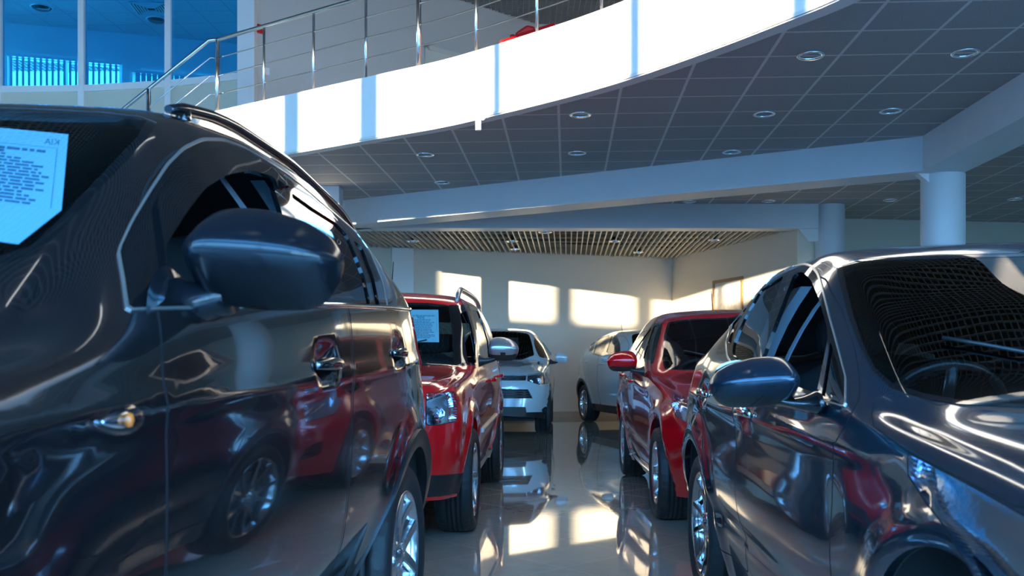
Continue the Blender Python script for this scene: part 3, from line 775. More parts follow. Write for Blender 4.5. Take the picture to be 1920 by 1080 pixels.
    def invp(s, pts):
        """where the camera ray of a picture point meets the visible half of the body"""
        pts = np.atleast_2d(np.array(pts, float)); sd_ = s.sp['vis']; th = s.sp['theta']
        if not hasattr(s, 'Q'):
            s.Q, D = s.proj(s.SP); n = s.SN*np.array([sd_, 1, 1]); nx = n[:, 0]*math.cos(th)+n[:, 1]*math.sin(th); ny = -n[:, 0]*math.sin(th)+n[:, 1]*math.cos(th)
            D = D/np.linalg.norm(D, axis=1, keepdims=True); s.face = np.nonzero((nx*D[:, 0]+ny*D[:, 1]+n[:, 2]*D[:, 2] < -.03) & (s.SU < s.yr0+.3))[0]
        Q = s.Q[s.face]; u = np.zeros(len(pts)); w_ = np.zeros(len(pts))
        for i, p in enumerate(pts):
            j = s.face[np.argmin((Q[:, 0]-p[0])**2+(Q[:, 1]-p[1])**2)]; u[i] = s.SU[j]; w_[i] = s.SW[j]
        e = .003; u0 = u.copy(); w0 = w_.copy()
        for _ in range(5):
            f_ = lambda a, b: s.proj(s.P(a, b))[0]
            r = pts-f_(u, w_); ju = (f_(u+e, w_)-f_(u-e, w_))/(2*e); jw = (f_(u, w_+e)-f_(u, w_-e))/(2*e)
            det = ju[:, 0]*jw[:, 1]-ju[:, 1]*jw[:, 0]; det = np.where(np.abs(det) < 500, np.nan, det)
            du = np.nan_to_num((r[:, 0]*jw[:, 1]-r[:, 1]*jw[:, 0])/det); dw_ = np.nan_to_num((ju[:, 0]*r[:, 1]-ju[:, 1]*r[:, 0])/det)
            u = u+np.clip(du, -.02, .02); w_ = np.clip(w_+np.clip(dw_, -.02, .02), 0, s.wmax)
        res = np.linalg.norm(pts-s.proj(s.P(u, w_))[0], axis=1); bad = res > 5
        u[bad] = u0[bad]; w_[bad] = w0[bad]
        return np.stack([u, w_], 1)
    def resample(s, uw, h, closed=True):
        q = np.concatenate([uw, uw[:1]]) if closed else uw
        L = np.concatenate([[0], np.cumsum(np.linalg.norm(np.diff(q, axis=0), axis=1))]); k = max(8, int(L[-1]/h))
        t = np.linspace(0, L[-1], k, endpoint=not closed); return np.stack([np.interp(t, L, q[:, 0]), np.interp(t, L, q[:, 1])], 1)
    def poly(s, name, pts, r=.03, h=.03, closed=True):
        """pts: list of (proj, a, b[, r]); returns uw polyline"""
        if {p[0] for p in pts} == {'p'}:
            rp = s.sp.get('rpx', 8); uw = s.invp(densify(chaikin([p[1:] for p in pts], rp*r/.03, closed), s.sp.get('hpx', 4), closed))
            return s.resample(uw, .02, closed)
        if len({p[0] for p in pts}) == 1:
            q = densify(chaikin([p[1:] for p in pts], r, closed), h, closed); uw = s.inv(pts[0][0], q)
        else:
            seg = []; n = len(pts); cor = [(s.invp([p[1:3]]) if p[0] == 'p' else s.inv(p[0], [p[1:3]]))[0] for p in pts]
            for i in range(n if closed else n-1):
                j = (i+1) % n
                if pts[i][0] == pts[j][0] == 'p': seg.append(s.invp(densify([np.array(pts[i][1:3], float), np.array(pts[j][1:3], float)], s.sp.get('hpx', 4)*3, False)[:-1]))
                elif pts[i][0] == pts[j][0]:
                    q = densify([np.array(pts[i][1:3], float), np.array(pts[j][1:3], float)], h, False)[:-1]; seg.append(s.inv(pts[i][0], q))
                else: seg.append(densify([cor[i], cor[j]], h, False)[:-1])
            uw = np.concatenate(seg)
        keep = [0]
        for i in range(1, len(uw)):
            if np.linalg.norm(uw[i]-uw[keep[-1]]) > 1e-4: keep.append(i)
        return uw[keep]
    def region(s, name, uw): 
        uw = np.array(uw); uw[:, 1] = np.clip(uw[:, 1], 0, s.wmax); uw[uw[:, 1] > s.wmax-.006, 1] = s.wmax; s.polys.append((name, uw)); return uw
    def triangulate(s):
        h = s.h; cps = []; edges = []
        def addline(pl, closed):
            k = len(cps); cps.extend([tuple(p) for p in pl]); n = len(pl)
            for i in range(n if closed else n-1): edges.append((k+i, k+(i+1) % n))
        R = [np.array(p) for p in ((s.u0, 0), (s.u1, 0), (s.u1, s.wmax), (s.u0, s.wmax))]
        addline(densify(R, h), True)
        for _, p in s.polys: addline(p, True)
        occ = {}
        for p in cps: occ.setdefault((int(p[0]/h), int(p[1]/h)), []).append(p)
        grid = []; row = 0
        wv = np.arange(h*.8, s.wmax-h*.4, h*.87)
        for wq in wv:
            row += 1
            for uq in np.arange(s.u0+h*(.5 if row % 2 else 1.0), s.u1-h*.4, h):
                i, j = int(uq/h), int(wq/h); good = True
                for a in (-1, 0, 1):
                    for b in (-1, 0, 1):
                        for p in occ.get((i+a, j+b), ()):
                            if (p[0]-uq)**2+(p[1]-wq)**2 < (.45*h)**2: good = False; break
                        if not good: break
                    if not good: break
                if good: grid.append((uq, wq))
        V, E_, Fc, *_ = delaunay_2d_cdt([Vector(p) for p in cps+grid], edges, [], 0, 1e-5)
        s.V = np.array([(v.x, v.y) for v in V]); s.T = np.array(Fc)
        a, b, c = s.V[s.T[:, 0]], s.V[s.T[:, 1]], s.V[s.T[:, 2]]
        ar = (b[:, 0]-a[:, 0])*(c[:, 1]-a[:, 1])-(b[:, 1]-a[:, 1])*(c[:, 0]-a[:, 0])
        s.T = s.T[np.abs(ar) > 1e-10]; ar = ar[np.abs(ar) > 1e-10]
        fl = ar*s.sgn < 0; s.T[fl] = s.T[fl][:, ::-1]
        ctr = s.V[s.T].mean(1); s.lab = np.zeros(len(s.T), int); s.names = ['body']
        for nme, p in s.polys:
            if nme not in s.names: s.names.append(nme)
            lo, hi = p.min(0)-.01, p.max(0)+.01
            cand = np.nonzero((ctr[:, 0] > lo[0]) & (ctr[:, 0] < hi[0]) & (ctr[:, 1] > lo[1]) & (ctr[:, 1] < hi[1]))[0]
            m_ = inpoly(ctr[cand, 0], ctr[cand, 1], p); s.lab[cand[m_]] = s.names.index(nme)
        s.PV = s.P(s.V[:, 0], s.V[:, 1]); s.NV = s.N(s.V[:, 0], s.V[:, 1])*s.sgn
        mid = s.V[:, 1] > s.wmax-1e-5; s.PV[mid, 0] = 0; s.NV[mid, 0] = 0
        s.NV /= np.maximum(np.linalg.norm(s.NV, axis=1, keepdims=True), 1e-9)
    def emit(s, name, regs, mats, parent, off=0.0, rim=0.0, sides=(1, -1), matmap=None, big=0):
        """regs: region names; one mesh"""
        ids = [s.names.index(r) for r in regs if r in s.names]
        if not ids: return None
        sel = np.isin(s.lab, ids); T = s.T[sel]; L = s.lab[sel]
        if len(T) == 0: return None
        if big:                                   # keep only the larger connected patches
            par = {}
            def fd(a):
                while par.setdefault(a, a) != a: par[a] = par[par[a]]; a = par[a]
                return a
            for t in T.tolist(): par[fd(t[0])] = fd(t[1]); par[fd(t[1])] = fd(t[2])
            root = np.array([fd(t[0]) for t in T.tolist()]); u_, cn = np.unique(root, return_counts=True)
            kp = np.isin(root, u_[cn > big*cn.sum()]); T = T[kp]; L = L[kp]
        uv_, T2 = np.unique(T, return_inverse=True); T2 = T2.reshape(-1, 3)
        P = s.PV[uv_]+s.NV[uv_]*off; N = s.NV[uv_]; mid = s.V[uv_, 1] > s.wmax-1e-5
        Vs = []; Fs = []; LN = []; MI = []
        be = None
        if rim:
            cnt = {}
            for t in T2:
                for i in range(3):
                    a, b = int(t[i]), int(t[(i+1) % 3]); cnt[(a, b)] = 1
            be = [(a, b) for (a, b) in cnt if (b, a) not in cnt and not (mid[a] and mid[b])]
        base = {}
        for sd_ in sides:
            fl = np.array([sd_, 1, 1.0]); k = len(Vs)
            idx = np.arange(len(P))+k
            if sd_ == -1 and 1 in sides and mid.any():     # weld on the centre line
                m_ = np.nonzero(mid)[0]; new = np.nonzero(~mid)[0]; idx = np.zeros(len(P), int); idx[new] = k+np.arange(len(new)); idx[m_] = m_
                Vs.extend((P[new]*fl).tolist())
            else: Vs.extend((P*fl).tolist())
            for t, l in zip(T2, L):
                q = t if sd_ == 1 else t[::-1]
                Fs.append(tuple(int(idx[i]) for i in q)); LN.extend((N[q]*fl).tolist()); MI.append(0 if matmap is None else matmap.get(s.names[l], 0))
            if rim:
                bv = {}
                for a, b in be:
                    for v in (a, b):
                        if v not in bv: bv[v] = len(Vs); Vs.append(((P[v]-N[v]*rim)*fl).tolist())
                for a, b in be:
                    q = (a, bv[a], bv[b], b)
                    q = (int(idx[b]), int(idx[a]), bv[a], bv[b]) if sd_ == 1 else (int(idx[a]), int(idx[b]), bv[b], bv[a])
                    p_ = [np.array(Vs[i]) for i in q]; n = np.cross(p_[1]-p_[0], p_[2]-p_[0]); n = n/max(np.linalg.norm(n), 1e-9)
                    Fs.append(q); LN.extend([n.tolist()]*4); MI.append(0)
        me = bpy.data.meshes.new(name); me.from_pydata(Vs, [], Fs)
        for m_ in (mats if isinstance(mats, (list, tuple)) else [mats]): me.materials.append(m_)
        me.polygons.foreach_set('material_index', MI); me.polygons.foreach_set('use_smooth', [True]*len(Fs))
        nl = sum(len(f) for f in Fs)
        if len(me.loops) == nl: me.normals_split_custom_set(LN)
        me.update()
        return link_mesh(name, me, parent)
    def pts3(s, uw, off=0.0, sd_=1):
        uw = np.atleast_2d(uw); P = s.P(uw[:, 0], uw[:, 1])+s.N(uw[:, 0], uw[:, 1])*s.sgn*off
        P[:, 0] *= sd_; return [Vector(p) for p in P]

# ---- wheels
def make_wheel(parent, x, y, sd_, R, wd, rim, style, mrim, steer=0.0):
    """x = outer face; the wheel's axis is lateral, outer face towards sd_"""
    M4 = Matrix.Translation((x*sd_, y, R)) @ Matrix.Rotation(steer, 4, 'Z') @ Matrix.Rotation(sd_*PI/2, 4, 'Y')   # local z -> outward
    t = MB(); W = wd
    prof = [(rim-.005, -W+.02), (rim+.02, -W+.005), (R*.88, -W-.008), (R*.965, -W+.012), (R*.993, -W+.035)]
    g = 4; t0, t1 = -W+.04, -.04
    for i in range(g+1):
        a = t0+(t1-t0)*i/(g+1); b = t0+(t1-t0)*(i+1)/(g+1)
        prof += [(R, a+.002), (R, b-.006)]
        if i < g: prof += [(R-.009, b-.004), (R-.009, b+.002)]
    prof += [(R*.993, -.033), (R*.965, -.010), (R*.93, .002), (R*.88, .008), (R*.80, .006), (rim+.02, -.004), (rim+.004, -.012), (rim-.004, -.02)]
    ns = 120
    nl = len(prof)
    def mod(i, k):
        r = prof[i][0]
        if r > R*.96 and r <= R*1.001 and (i < 6 or i > nl-9) and k % 3 == 0: return (R-.010)/R if r > R*.99 else .992
        return 1.0
    t.lathe(prof, ns, 0, M4, False, mod)
    for i in range(len(t.sm)): t.sm[i] = True
    r = MB()
    r.lathe([(rim-.004, -W+.02), (rim-.012, -W*.6), (rim-.022, -W*.4), (rim-.020, -.035), (rim-.008, -.022), (rim+.004, -.012), (rim+.003, -.004), (rim-.006, -.002), (rim-.014, -.012), (rim-.020, -.03)], 64, 0, M4)
    hub = .062; dish = -.030
    r.lathe([(0, dish+.012), (.024, dish+.012), (.030, dish+.006), (.050, dish+.004), (hub, dish-.008), (hub, dish-.05)], 40, 0, M4)
    n, kind, w0, w1 = style
    for i in range(n):
        a0 = 2*PI*i/n+PI/2
        for da in ((0,) if kind == 'single' else (-.5, .5)):
            if kind == 'single': aw0 = aw1 = 0
            elif kind == 'double': aw0 = da*2*PI/n*.30; aw1 = da*2*PI/n*.46
            else: aw0 = da*2*PI/n*.05; aw1 = da*2*PI/n*.62
            rings = []
            for q in np.linspace(0, 1, 7):
                rr = hub*.75+(rim-.012-hub*.75)*q; an = a0+aw0+(aw1-aw0)*q; ww = w0+(w1-w0)*q
                z = dish+(.022)*q**1.5-.012*math.sin(q*PI)*.5; th = .028-.008*q
                c, s_ = math.cos(an), math.sin(an); ct, st_ = -s_, c
                ring = []
                for lx, lz in ((-.5, -th), (-.5, -.004), (-.36, .0), (.36, .0), (.5, -.004), (.5, -th)):
                    ring.append(M4 @ Vector((c*rr+ct*lx*ww, s_*rr+st_*lx*ww, z+lz)))
                rings.append(ring)
            r.loft(rings, 0, False)
    for i in range(5):
        a = 2*PI*i/5+.3; r.lathe([(0, dish+.012), (.008, dish+.012), (.008, dish-.01)], 8, 0, M4 @ Matrix.Translation((math.cos(a)*.044, math.sin(a)*.044, 0)))
    wh = r.build('wheel', mrim, parent)
    t.build('tyre', M['rubber'], wh)
    d = MB(); d.lathe([(.03, -.075), (rim*.68, -.075), (rim*.68, -.095), (.03, -.095)], 48, 0, M4); d.build('brake_disc', M['disc'], wh)
    return wh

# ---- side mirror
def make_mirror(parent, sd_, root, W, H, D, mcap, mlow, foot, arm_z=-.03, lean=0.0, mfoot=None, split=-.32, tipz=0.0, armk=1.0):
    """root = inner end of the housing (x, y, z centre); foot = point on the door"""
    rx, ry, rz = root; n = 28; rings = []; rings_l = []
    A = np.concatenate([[0.0, .012, .03], np.linspace(.07, .91, 16), [.95, .98, .995, 1.0]])
    def sm(x, xs, ys): return sum(np.interp(x+d, xs, ys)*k for d, k in ((-.04, .25), (0, .5), (.04, .25))) if .05 < x < .9 else np.interp(x, xs, ys)
    for a in A:
        ht = H/2*sm(a, [0, .012, .03, .12, .30, .5, .75, .91, .98, 1], [.12, .38, .55, .92, 1, .97, .78, .50, .22, .02])
        hb = H/2*sm(a, [0, .012, .03, .10, .5, .8, .91, .98, 1], [.20, .50, .70, .93, 1, .95, .72, .34, .02])
        s_ = min(1, (ht+hb)/H*1.05); hy = D/2*(.2+.8*s_)*(1-.2*a)
        ring = []
        for k in range(n):
            t = 2*PI*k/n; c, si = math.cos(t), math.sin(t)
            yy = math.copysign(abs(c)**.62, c); zz = math.copysign(abs(si)**.8, si)
            if yy > 0: yy = .25*yy           # flatter glass side towards the rear
            else: yy = -max(0, 1-abs(zz-.12)**1.3/(1.12 if zz < .12 else .88)**1.3)**.8     # two facets meeting in a soft ridge
            ring.append(Vector((sd_*(rx+W*a), ry+lean*a+hy*yy*1.6, rz+tipz*a+(ht if zz > 0 else hb)*zz)))
        rings.append(ring)
    m = MB(); m.loft(rings, 0, True)
    # lower part gets the second material
    for i, f in enumerate(m.f):
        zz = sum(m.v[j][2] for j in f)/len(f)
        if zz < rz+H*split: m.m[i] = 1
    mir = thing_part(parent, 'mirror')
    o = m.build('mirror_cap', [mcap, mlow], parent)
    ss = o.modifiers.new('s', 'SUBSURF'); ss.levels = 1; ss.render_levels = 1
    fx, fy, fz = foot
    a = MB(); P0 = Vector((sd_*(rx+W*.22), ry+D*.05, rz-H*.40)); P3 = Vector((sd_*fx, fy, fz)); P1 = P0+Vector((-sd_*W*.28, 0, -H*.10)); 
    rings = []
    for t in np.linspace(0, 1, 9):
        p = P0*(1-t)**2+P1*2*t*(1-t)+P3*t*t; hz = H*(.10+.16*t*t)*armk; hy = D*(.30+.15*t)
        rings.append([Vector((p.x, p.y+hy*math.cos(q), p.z+hz*math.sin(q))) for q in np.linspace(0, 2*PI, 16, False)])
    a.loft(rings, 0, True); a.build('mirror_arm', mlow, o)
    g = MB(); rr = []
    for sc_ in (1.0, .97):
        rr.append([Vector((sd_*(rx+W*(.5+.42*sc_*math.copysign(abs(math.cos(q))**.7, math.cos(q)))), ry+D*(.21 if sc_ == 1 else .22), rz+H*.40*sc_*math.copysign(abs(math.sin(q))**.7, math.sin(q)))) for q in np.linspace(0, 2*PI, 24, False)])
    g.loft(rr, 0, False); g.build('mirror_glass', M['chrome'], o)
    return o
def thing_part(parent, n): return None

def tube_on(car, uw, r, off, sides=(1, -1), n=8, closed=False, mb=None):
    mb = mb or MB()
    for sd_ in sides: mb.tube(car.pts3(uw, off, sd_), r, n, closed=closed)
    return mb
def seat(parent, x, y, z, wd=.5, name='seat'):
    m = MB()
    def rb_(c, s_, rx=0):
        n = 3; M4 = Matrix.Translation(c) @ Matrix.Rotation(rx, 4, 'X'); rings = []
        for q in np.linspace(-1, 1, 9):
            k = (1-abs(q)**4)**.25 if abs(q) < 1 else .3
            rings.append([M4 @ Vector((s_[0]/2*k*math.copysign(abs(math.cos(t))**.45, math.cos(t)), s_[1]/2*k*math.copysign(abs(math.sin(t))**.45, math.sin(t)), s_[2]/2*q)) for t in np.linspace(0, 2*PI, 20, False)])
        m.loft(rings)
    rb_((x, y, z-.08), (wd, .50, .18)); rb_((x, y+.30, z+.24), (wd, .13, .60), -.22); 
    for hx in ((x,) if wd < .7 else (x-wd*.3, x, x+wd*.3)): rb_((hx, y+.40, z+.62), (.25, .09, .17), -.2)
    return m.build(name, M['cloth_dark'], parent)

def build_car(sp):
    c = Car(sp); R = sp['R']; wb = sp['wb']; RA = sp['arch']
    rt = thing(sp['name'], sp['label'], 'car', sp['O'], -sp['theta'], sp.get('group'))
    # ---- regions, later ones win
    zs_ = lambda y: float(c.key('zs', np.array([y]))[0])
    def archpoly(y0, rr, lift=0.0):
        pts = []; z0 = R+.01
        for a in np.linspace(-.5, PI+.5, 60):
            p = (y0-rr*math.cos(a), z0+rr*math.sin(a))
            if p[1] > zs_(p[0])+.012: pts.append(p)
        uw = c.inv('s', pts)
        a = uw[0].copy(); a[1] = 0; b = uw[-1].copy(); b[1] = 0
        return np.concatenate([[a], uw, [b]])
    if sp.get('clad_h'):
        ys = np.linspace(-.2, wb+.2, 60); ys = np.linspace(.30, wb-.30, 50); top = c.inv('s', [(y, zs_(y)+sp['clad_h']) for y in ys])
        c.region('cladding', np.concatenate([top, [[top[-1, 0], 0], [top[0, 0], 0]]]))
    for nm, pts, r in sp.get('panels', ()):
        uw = c.poly(nm, pts, r); c.region('seam', offset_poly(uw, .0035)); c.region(nm, offset_poly(uw, -.0035))
    if sp.get('clad_h2'):
        pass
    for nm, pts, r in sp.get('patches', ()): c.region(nm, c.poly(nm, pts, r))
    aw = sp.get('archtrim', 0)
    for y0 in (0, wb):
        if aw: c.region('arch_trim_front' if y0 == 0 else 'arch_trim_rear', archpoly(y0, RA+aw))
    for y0 in (0, wb): c.region('hole', archpoly(y0, RA))
    dlo = c.poly('dlo', sp['dlo'], sp.get('dlo_r', .08), .02); c.region('chrome_edge' if sp.get('dlo_chrome') else 'window_trim', offset_poly(dlo, sp.get('dlo_w', .008))); c.region('window_trim', dlo)
    for nm, pts, r in sp.get('visor', ()): c.region(nm, c.poly(nm, pts, r, .02))
    for i, (nm, pts, r) in enumerate(sp['windows']): c.region(nm, c.poly(nm, pts, r, .02))
    ws = c.poly('ws', sp['windscreen'], .05, .02); c.region('windscreen_trim', offset_poly(ws, .022)); c.region('windscreen', ws)
    bx, by = sp['ws_base']; cw = sp.get('cowl_poly') or [('t', 0, by[0]-.085), ('t', bx[1], by[1]-.07), ('t', bx[2]-.03, by[2]-.045), ('t', bx[2]-.03, by[2]+.01), ('t', bx[1], by[1]+.01), ('t', 0, by[0]+.01)]
    c.polys.insert(len(c.polys)-2, ('cowl', c.poly('cw', cw, 0)))
    rw_ = c.poly('rw', sp['rear_window'], .05, .03); c.region('rear_window', rw_)
    hl = {}
    for nm, pts, r in sp['lamps']:
        uw = c.poly(nm, pts, r, .015); c.region('lamp_edge', offset_poly(uw, .006)); c.region(nm, uw); hl[nm] = uw
    for nm, pts, r in sp.get('grilles', ()): c.region(nm, c.poly(nm, pts, r, .03))
    c.triangulate()
    # ---- emit
    pm = sp['paint']
    o = c.emit('body', ['body', 'seam', 'lamp_edge'], [pm, M['gap']], rt, 0, .028, matmap={'seam': 1, 'lamp_edge': 1})
    for nm in ('hood', 'front_bumper', 'rear_bumper', 'tailgate'): c.emit(nm, [nm], pm, rt, .0005, .012)
    for nm in ('front_door', 'rear_door', 'fuel_flap', 'front_fender'):
        for sd_ in (1, -1): c.emit(nm, [nm], pm, rt, .0005, .012, (sd_,))
    for sd_ in (1, -1): c.emit('side_cladding', ['cladding'], sp.get('clad_mat', M['black_plastic']), rt, .004, .02, (sd_,))
    c.emit('bumper_trim', ['cladding_front'], M['black_plastic'], rt, .004, .02, big=.45)
    for sd_ in (1, -1):
        for q in ('arch_trim_front', 'arch_trim_rear'): c.emit('wheel_arch_trim', [q], sp.get('arch_mat', M['black_plastic']), rt, .008, .04, (sd_,))
    for sd_ in (1, -1):
        c.emit('window_trim', ['window_trim'], sp.get('trim_mat', M['gloss_black']), rt, .002, .014, (sd_,))
        c.emit('window_moulding', ['chrome_edge'], sp.get('moulding', M['chrome']), rt, .004, .01, (sd_,))
    for nm, pts, r in sp['windows']:
        if nm in sp.get('open', ()): continue
        for sd_ in (1, -1): c.emit(nm, [nm], sp.get('side_glass', M['glass_tint']), rt, -.004, 0, (sd_,))
    for nm, pts, r in sp.get('visor', ()):
        for sd_ in (1, -1): c.emit('window_visor', [nm], M['gloss_black'], rt, .014, .012, (sd_,))
    c.emit('windscreen', ['windscreen'], sp.get('ws_glass', M['glass_clear']), rt, -.002)
    c.emit('windscreen_seal', ['windscreen_trim'], M['gloss_black'], rt, -.001, .02)
    c.emit('cowl', ['cowl'], M['black_plastic'], rt, -.004, .01)
    c.emit('rear_window', ['rear_window'], M['glass_tint'], rt, -.002)
    for nm, uw in hl.items():
        base = nm.split('#')[0]
        for sd_ in (1, -1):
            if base in ('tail_light',): c.emit(base, [nm], M['tail_red'], rt, .004, .02, (sd_,)); continue
            l = c.emit(base, [nm], M['lens'], rt, .001, 0, (sd_,))
            if l is None: continue
            c.emit('lamp_housing', [nm], sp.get('housing', M['lamp_dark']), l, -.034, -.032, (sd_,))
            for q, (px_, pz_, rr, mm) in enumerate(sp.get('reflectors', {}).get(base, ())):
                cu = c.inv('f', [(px_, pz_)])[0]; p = c.pts3(cu, -.022, sd_)[0]; nn = Vector(c.N(cu[:1], cu[1:])[0])*c.sgn; nn.x *= sd_
                ax = (nn*.4+Vector((0, -1, 0))).normalized(); M4 = Matrix.Translation(p) @ ax.to_track_quat('Z', 'Y').to_matrix().to_4x4()
                m = MB(); m.lathe([(rr, 0), (rr*.97, -.004), (rr*.86, -rr*.35), (rr*.6, -rr*.62), (rr*.25, -rr*.8), (0, -rr*.82)], 28, 0, M4); m.build('reflector', M[mm], l)
                m = MB(); m.lathe([(0, -.004), (rr*.18, -.012), (rr*.3, -.03), (rr*.3, -rr*.8)], 16, 0, M4); m.build('bulb', M['amber'] if mm == 'amber' else M['bulb'], l)
    for nm, pts, r in sp.get('grilles', ()):
        g = c.emit(nm.split('#')[0], [nm], sp.get('grille_mat', M['black_plastic']), rt, -.03, -.03)
        P3 = c.P(*[q for q in c.poly('g', pts, r).T]); P2 = [np.array((p[0], p[2])) for p in P3]; zz = [p[1] for p in P2]; lo, hi = min(zz), max(zz); k = sp.get('bars', 3)
        for i in range(k):
            z = lo+(hi-lo)*(i+.5)/k; xs_ = [x for x in np.linspace(0, .9, 91) if inpoly(np.array([x]), np.array([z]), P2)[0]]
            if len(xs_) < 4: continue
            q = np.linspace(min(xs_), max(xs_), 12); uw = c.inv('f', [(x, z) for x in q])
            m = MB(); pts_ = c.pts3(uw, -.012, 1); full = pts_[::-1]+[Vector((-p.x, p.y, p.z)) for p in pts_[1:]] if min(xs_) < .02 else None
            if full: m.tube(full, sp.get('bar_r', .008), 8)
            else:
                m.tube(pts_, .008, 8); m.tube([Vector((-p.x, p.y, p.z)) for p in pts_], .008, 8)
            m.build('grille_bar', sp.get('bar_mat', M['gloss_black']), g)
    # inner shell seen through the windows
    c.emit('interior_trim', ['body', 'front_door', 'rear_door', 'hood', 'tailgate', 'seam'], M['headliner'], rt, -.035)
    # underbody, wheel wells, wheels
    m = MB(); zb = sp.get('zb', .24); hw = sp['hw']
    m.box((-hw+.28, c.yf1+.25, zb-.02), (hw-.28, c.yr1-.2, zb+.12)); m.box((-hw+.12, RA+.06, zb-.02), (hw-.12, wb-RA-.06, zb+.06))
    m.build('underbody', M['dark'], rt)
    for y0 in (0, wb):
        for sd_ in (1, -1):
            m = MB(); ra = RA+.012; A_ = np.linspace(-.42, PI+.42, 34); vs = []
            pts_ = [(y0-ra*math.cos(a), R+.01+ra*math.sin(a)) for a in A_]; ok_ = [p for p in pts_ if p[1] > zs_(p[0])+.004]
            sp3 = c.pts3(c.inv('s', ok_), -.02, sd_); n = len(ok_); xi = sp['xw']-.30
            vs = list(sp3)+[Vector((sd_*xi, p[0], p[1])) for p in ok_]+[Vector((sd_*xi, y0, R))]
            m.add(vs, [(i, i+1, n+i+1, n+i) for i in range(n-1)]+[(2*n, n+i, n+i+1) for i in range(n-1)], 0, True); m.build('wheel_liner', M['dark'], rt)
            make_wheel(rt, sp['xw'], y0, sd_, R, sp.get('tw', .225), sp['rim'], sp['spokes'], sp['rim_mat'], sp.get('steer', 0) if y0 == 0 else 0)
    # mirrors, handles
    for sd_ in (1, -1):
        make_mirror(rt, sd_, **sp['mirror'])
        for (hy, hz_) in sp['handles']:
            cu = c.inv('s', [(hy+dy, hz_+.0) for dy in np.linspace(-.105, .105, 11)]); P_ = c.pts3(cu, 0, sd_)
            m = MB(); off_ = [.006, .022, .034, .040, .042, .042, .042, .040, .034, .020, .004]; rr = [.010, .012, .014, .015, .0155, .016, .0155, .015, .014, .013, .010]
            Nn = c.N(cu[:, 0], cu[:, 1])*c.sgn; rings = []
            for p, nn, of, r_ in zip(P_, Nn, off_, rr):
                nn = Vector(nn); nn.x *= sd_; up = Vector((0, 0, 1)); q = p+nn*of*.9
                rings.append([q+nn*(r_*.55*math.cos(a))+up*(r_*1.05*math.sin(a)) for a in np.linspace(0, 2*PI, 14, False)])
            m.loft(rings); 
            m.build('door_handle', sp.get('handle_mat', pm), rt)
    if sp.get('rails'):
        for sd_ in (1, -1):
            ya, yb, xr = sp['rails']; m = MB(); ys = np.linspace(ya, yb, 22); pts_ = []
            for y in ys:
                cu = c.inv('t', [(xr(y) if callable(xr) else xr, y)]); p = c.pts3(cu, 0, sd_)[0]
                t_ = (y-ya)/(yb-ya); p.z += .012+sp.get('rail_h', .035)*min(1, 7*t_, 7*(1-t_))**.6; pts_.append(p)
            m.tube(pts_, [(.010 if i in (0, 21) else sp.get('rail_r', .016)) for i in range(22)], 12)
            for i in (1, 20): m.tube([pts_[i], pts_[i]-Vector((0, 0, .05))], .018, 10)
            m.build('roof_rail', sp.get('rail_mat', M['black_plastic']), rt)
    # belt moulding
    if sp.get('belt_line'):
        cu = c.poly('b', [('s', y, z) for y, z in sp['belt_line']], .05, .05, False)
        for sd_ in (1, -1):
            m = MB(); m.tube(c.pts3(cu, .004, sd_), .008, 8); m.build('belt_moulding', sp.get('belt_mat', M['chrome']), rt)
    for nm, pts_, r_, mm in sp.get('strips', ()):
        cu = c.poly(nm, pts_, .02, .04, False)
        for sd_ in (1, -1): MB().tube(c.pts3(cu, .003, sd_), r_, 8).build(nm, mm, rt)
    if sp.get('marker'):
        hy, hz_, L_, H_ = sp['marker']
        for sd_ in (1, -1):
            cu = c.inv('s', [(hy, hz_)]); p = c.pts3(cu, .0, sd_)[0]; rings = []
            for t in np.linspace(0, 1, 12):
                k = math.sin(PI*min(1, .03+t*.97))**.55*(.55+.45*t) if t < 1 else .15
                rings.append([Vector((p.x+sd_*.016*k*math.cos(a), p.y-L_/2+L_*t, p.z+H_/2*k*math.sin(a))) for a in np.linspace(0, 2*PI, 16, False)])
            l = MB().loft(rings).build('side_marker', M['lens'], rt)
            rg = [[p+Vector((-sd_*.002+(q-p).x*.55, (q-p).y*.7, (q-p).z*.55)) for q in r_] for r_ in rings]
            MB().loft(rg).build('marker_reflector', M['lamp_silver'], l)
            m = MB(); m.lathe([(0, .012), (.006, .010), (.009, 0), (.006, -.010), (0, -.012)], 12, 0, Matrix.Translation(p+Vector((sd_*.010, .006, 0)))); m.build('marker_bulb', M['amber'], l)
    # antenna
    if sp.get('antenna'):
        ax_, ay_ = sp['antenna']; p = c.pts3(c.inv('t', [(abs(ax_), ay_)]), 0, 1 if ax_ >= 0 else -1)[0]
        MB().tube([p, p+Vector((0, .03, .05)), p+Vector((0, .12, .30))], [.012, .006, .003], 8).build('antenna', M['black_plastic'], rt)
    # interior: dashboard, steering wheel, seats
    zb3 = float(c.key('z3', np.array([1.0]))[0]); yc = sp['cowl']
    m = MB(); rings = []
    for q in np.linspace(-1, 1, 9):
        k = 1-.1*q**4; x = q*(hw-.22)
        rings.append([Vector((x, yc+a*k, zb3-.02+b*k-.02*q*q)) for a, b in ((-.05, -.05), (.12, .0), (.28, .015), (.42, -.02), (.46, -.12), (.40, -.30), (.1, -.4), (-.05, -.4))])
    m.loft(rings); m.build('dashboard', M['dash'], rt)
    sw = Matrix.Translation((sp.get('drv', -.38), yc+.62, zb3-.07)) @ Matrix.Rotation(math.radians(-62), 4, 'X')
    m = MB(); m.tube([sw @ Vector((.185*math.cos(a), .185*math.sin(a), 0)) for a in np.linspace(0, 2*PI, 40, False)], .015, 10, closed=True)
    for a in (PI/2*3, 0, PI): m.tube([sw @ Vector((0, 0, -.02)), sw @ Vector((.18*math.cos(a), .18*math.sin(a), 0))], .018, 8)
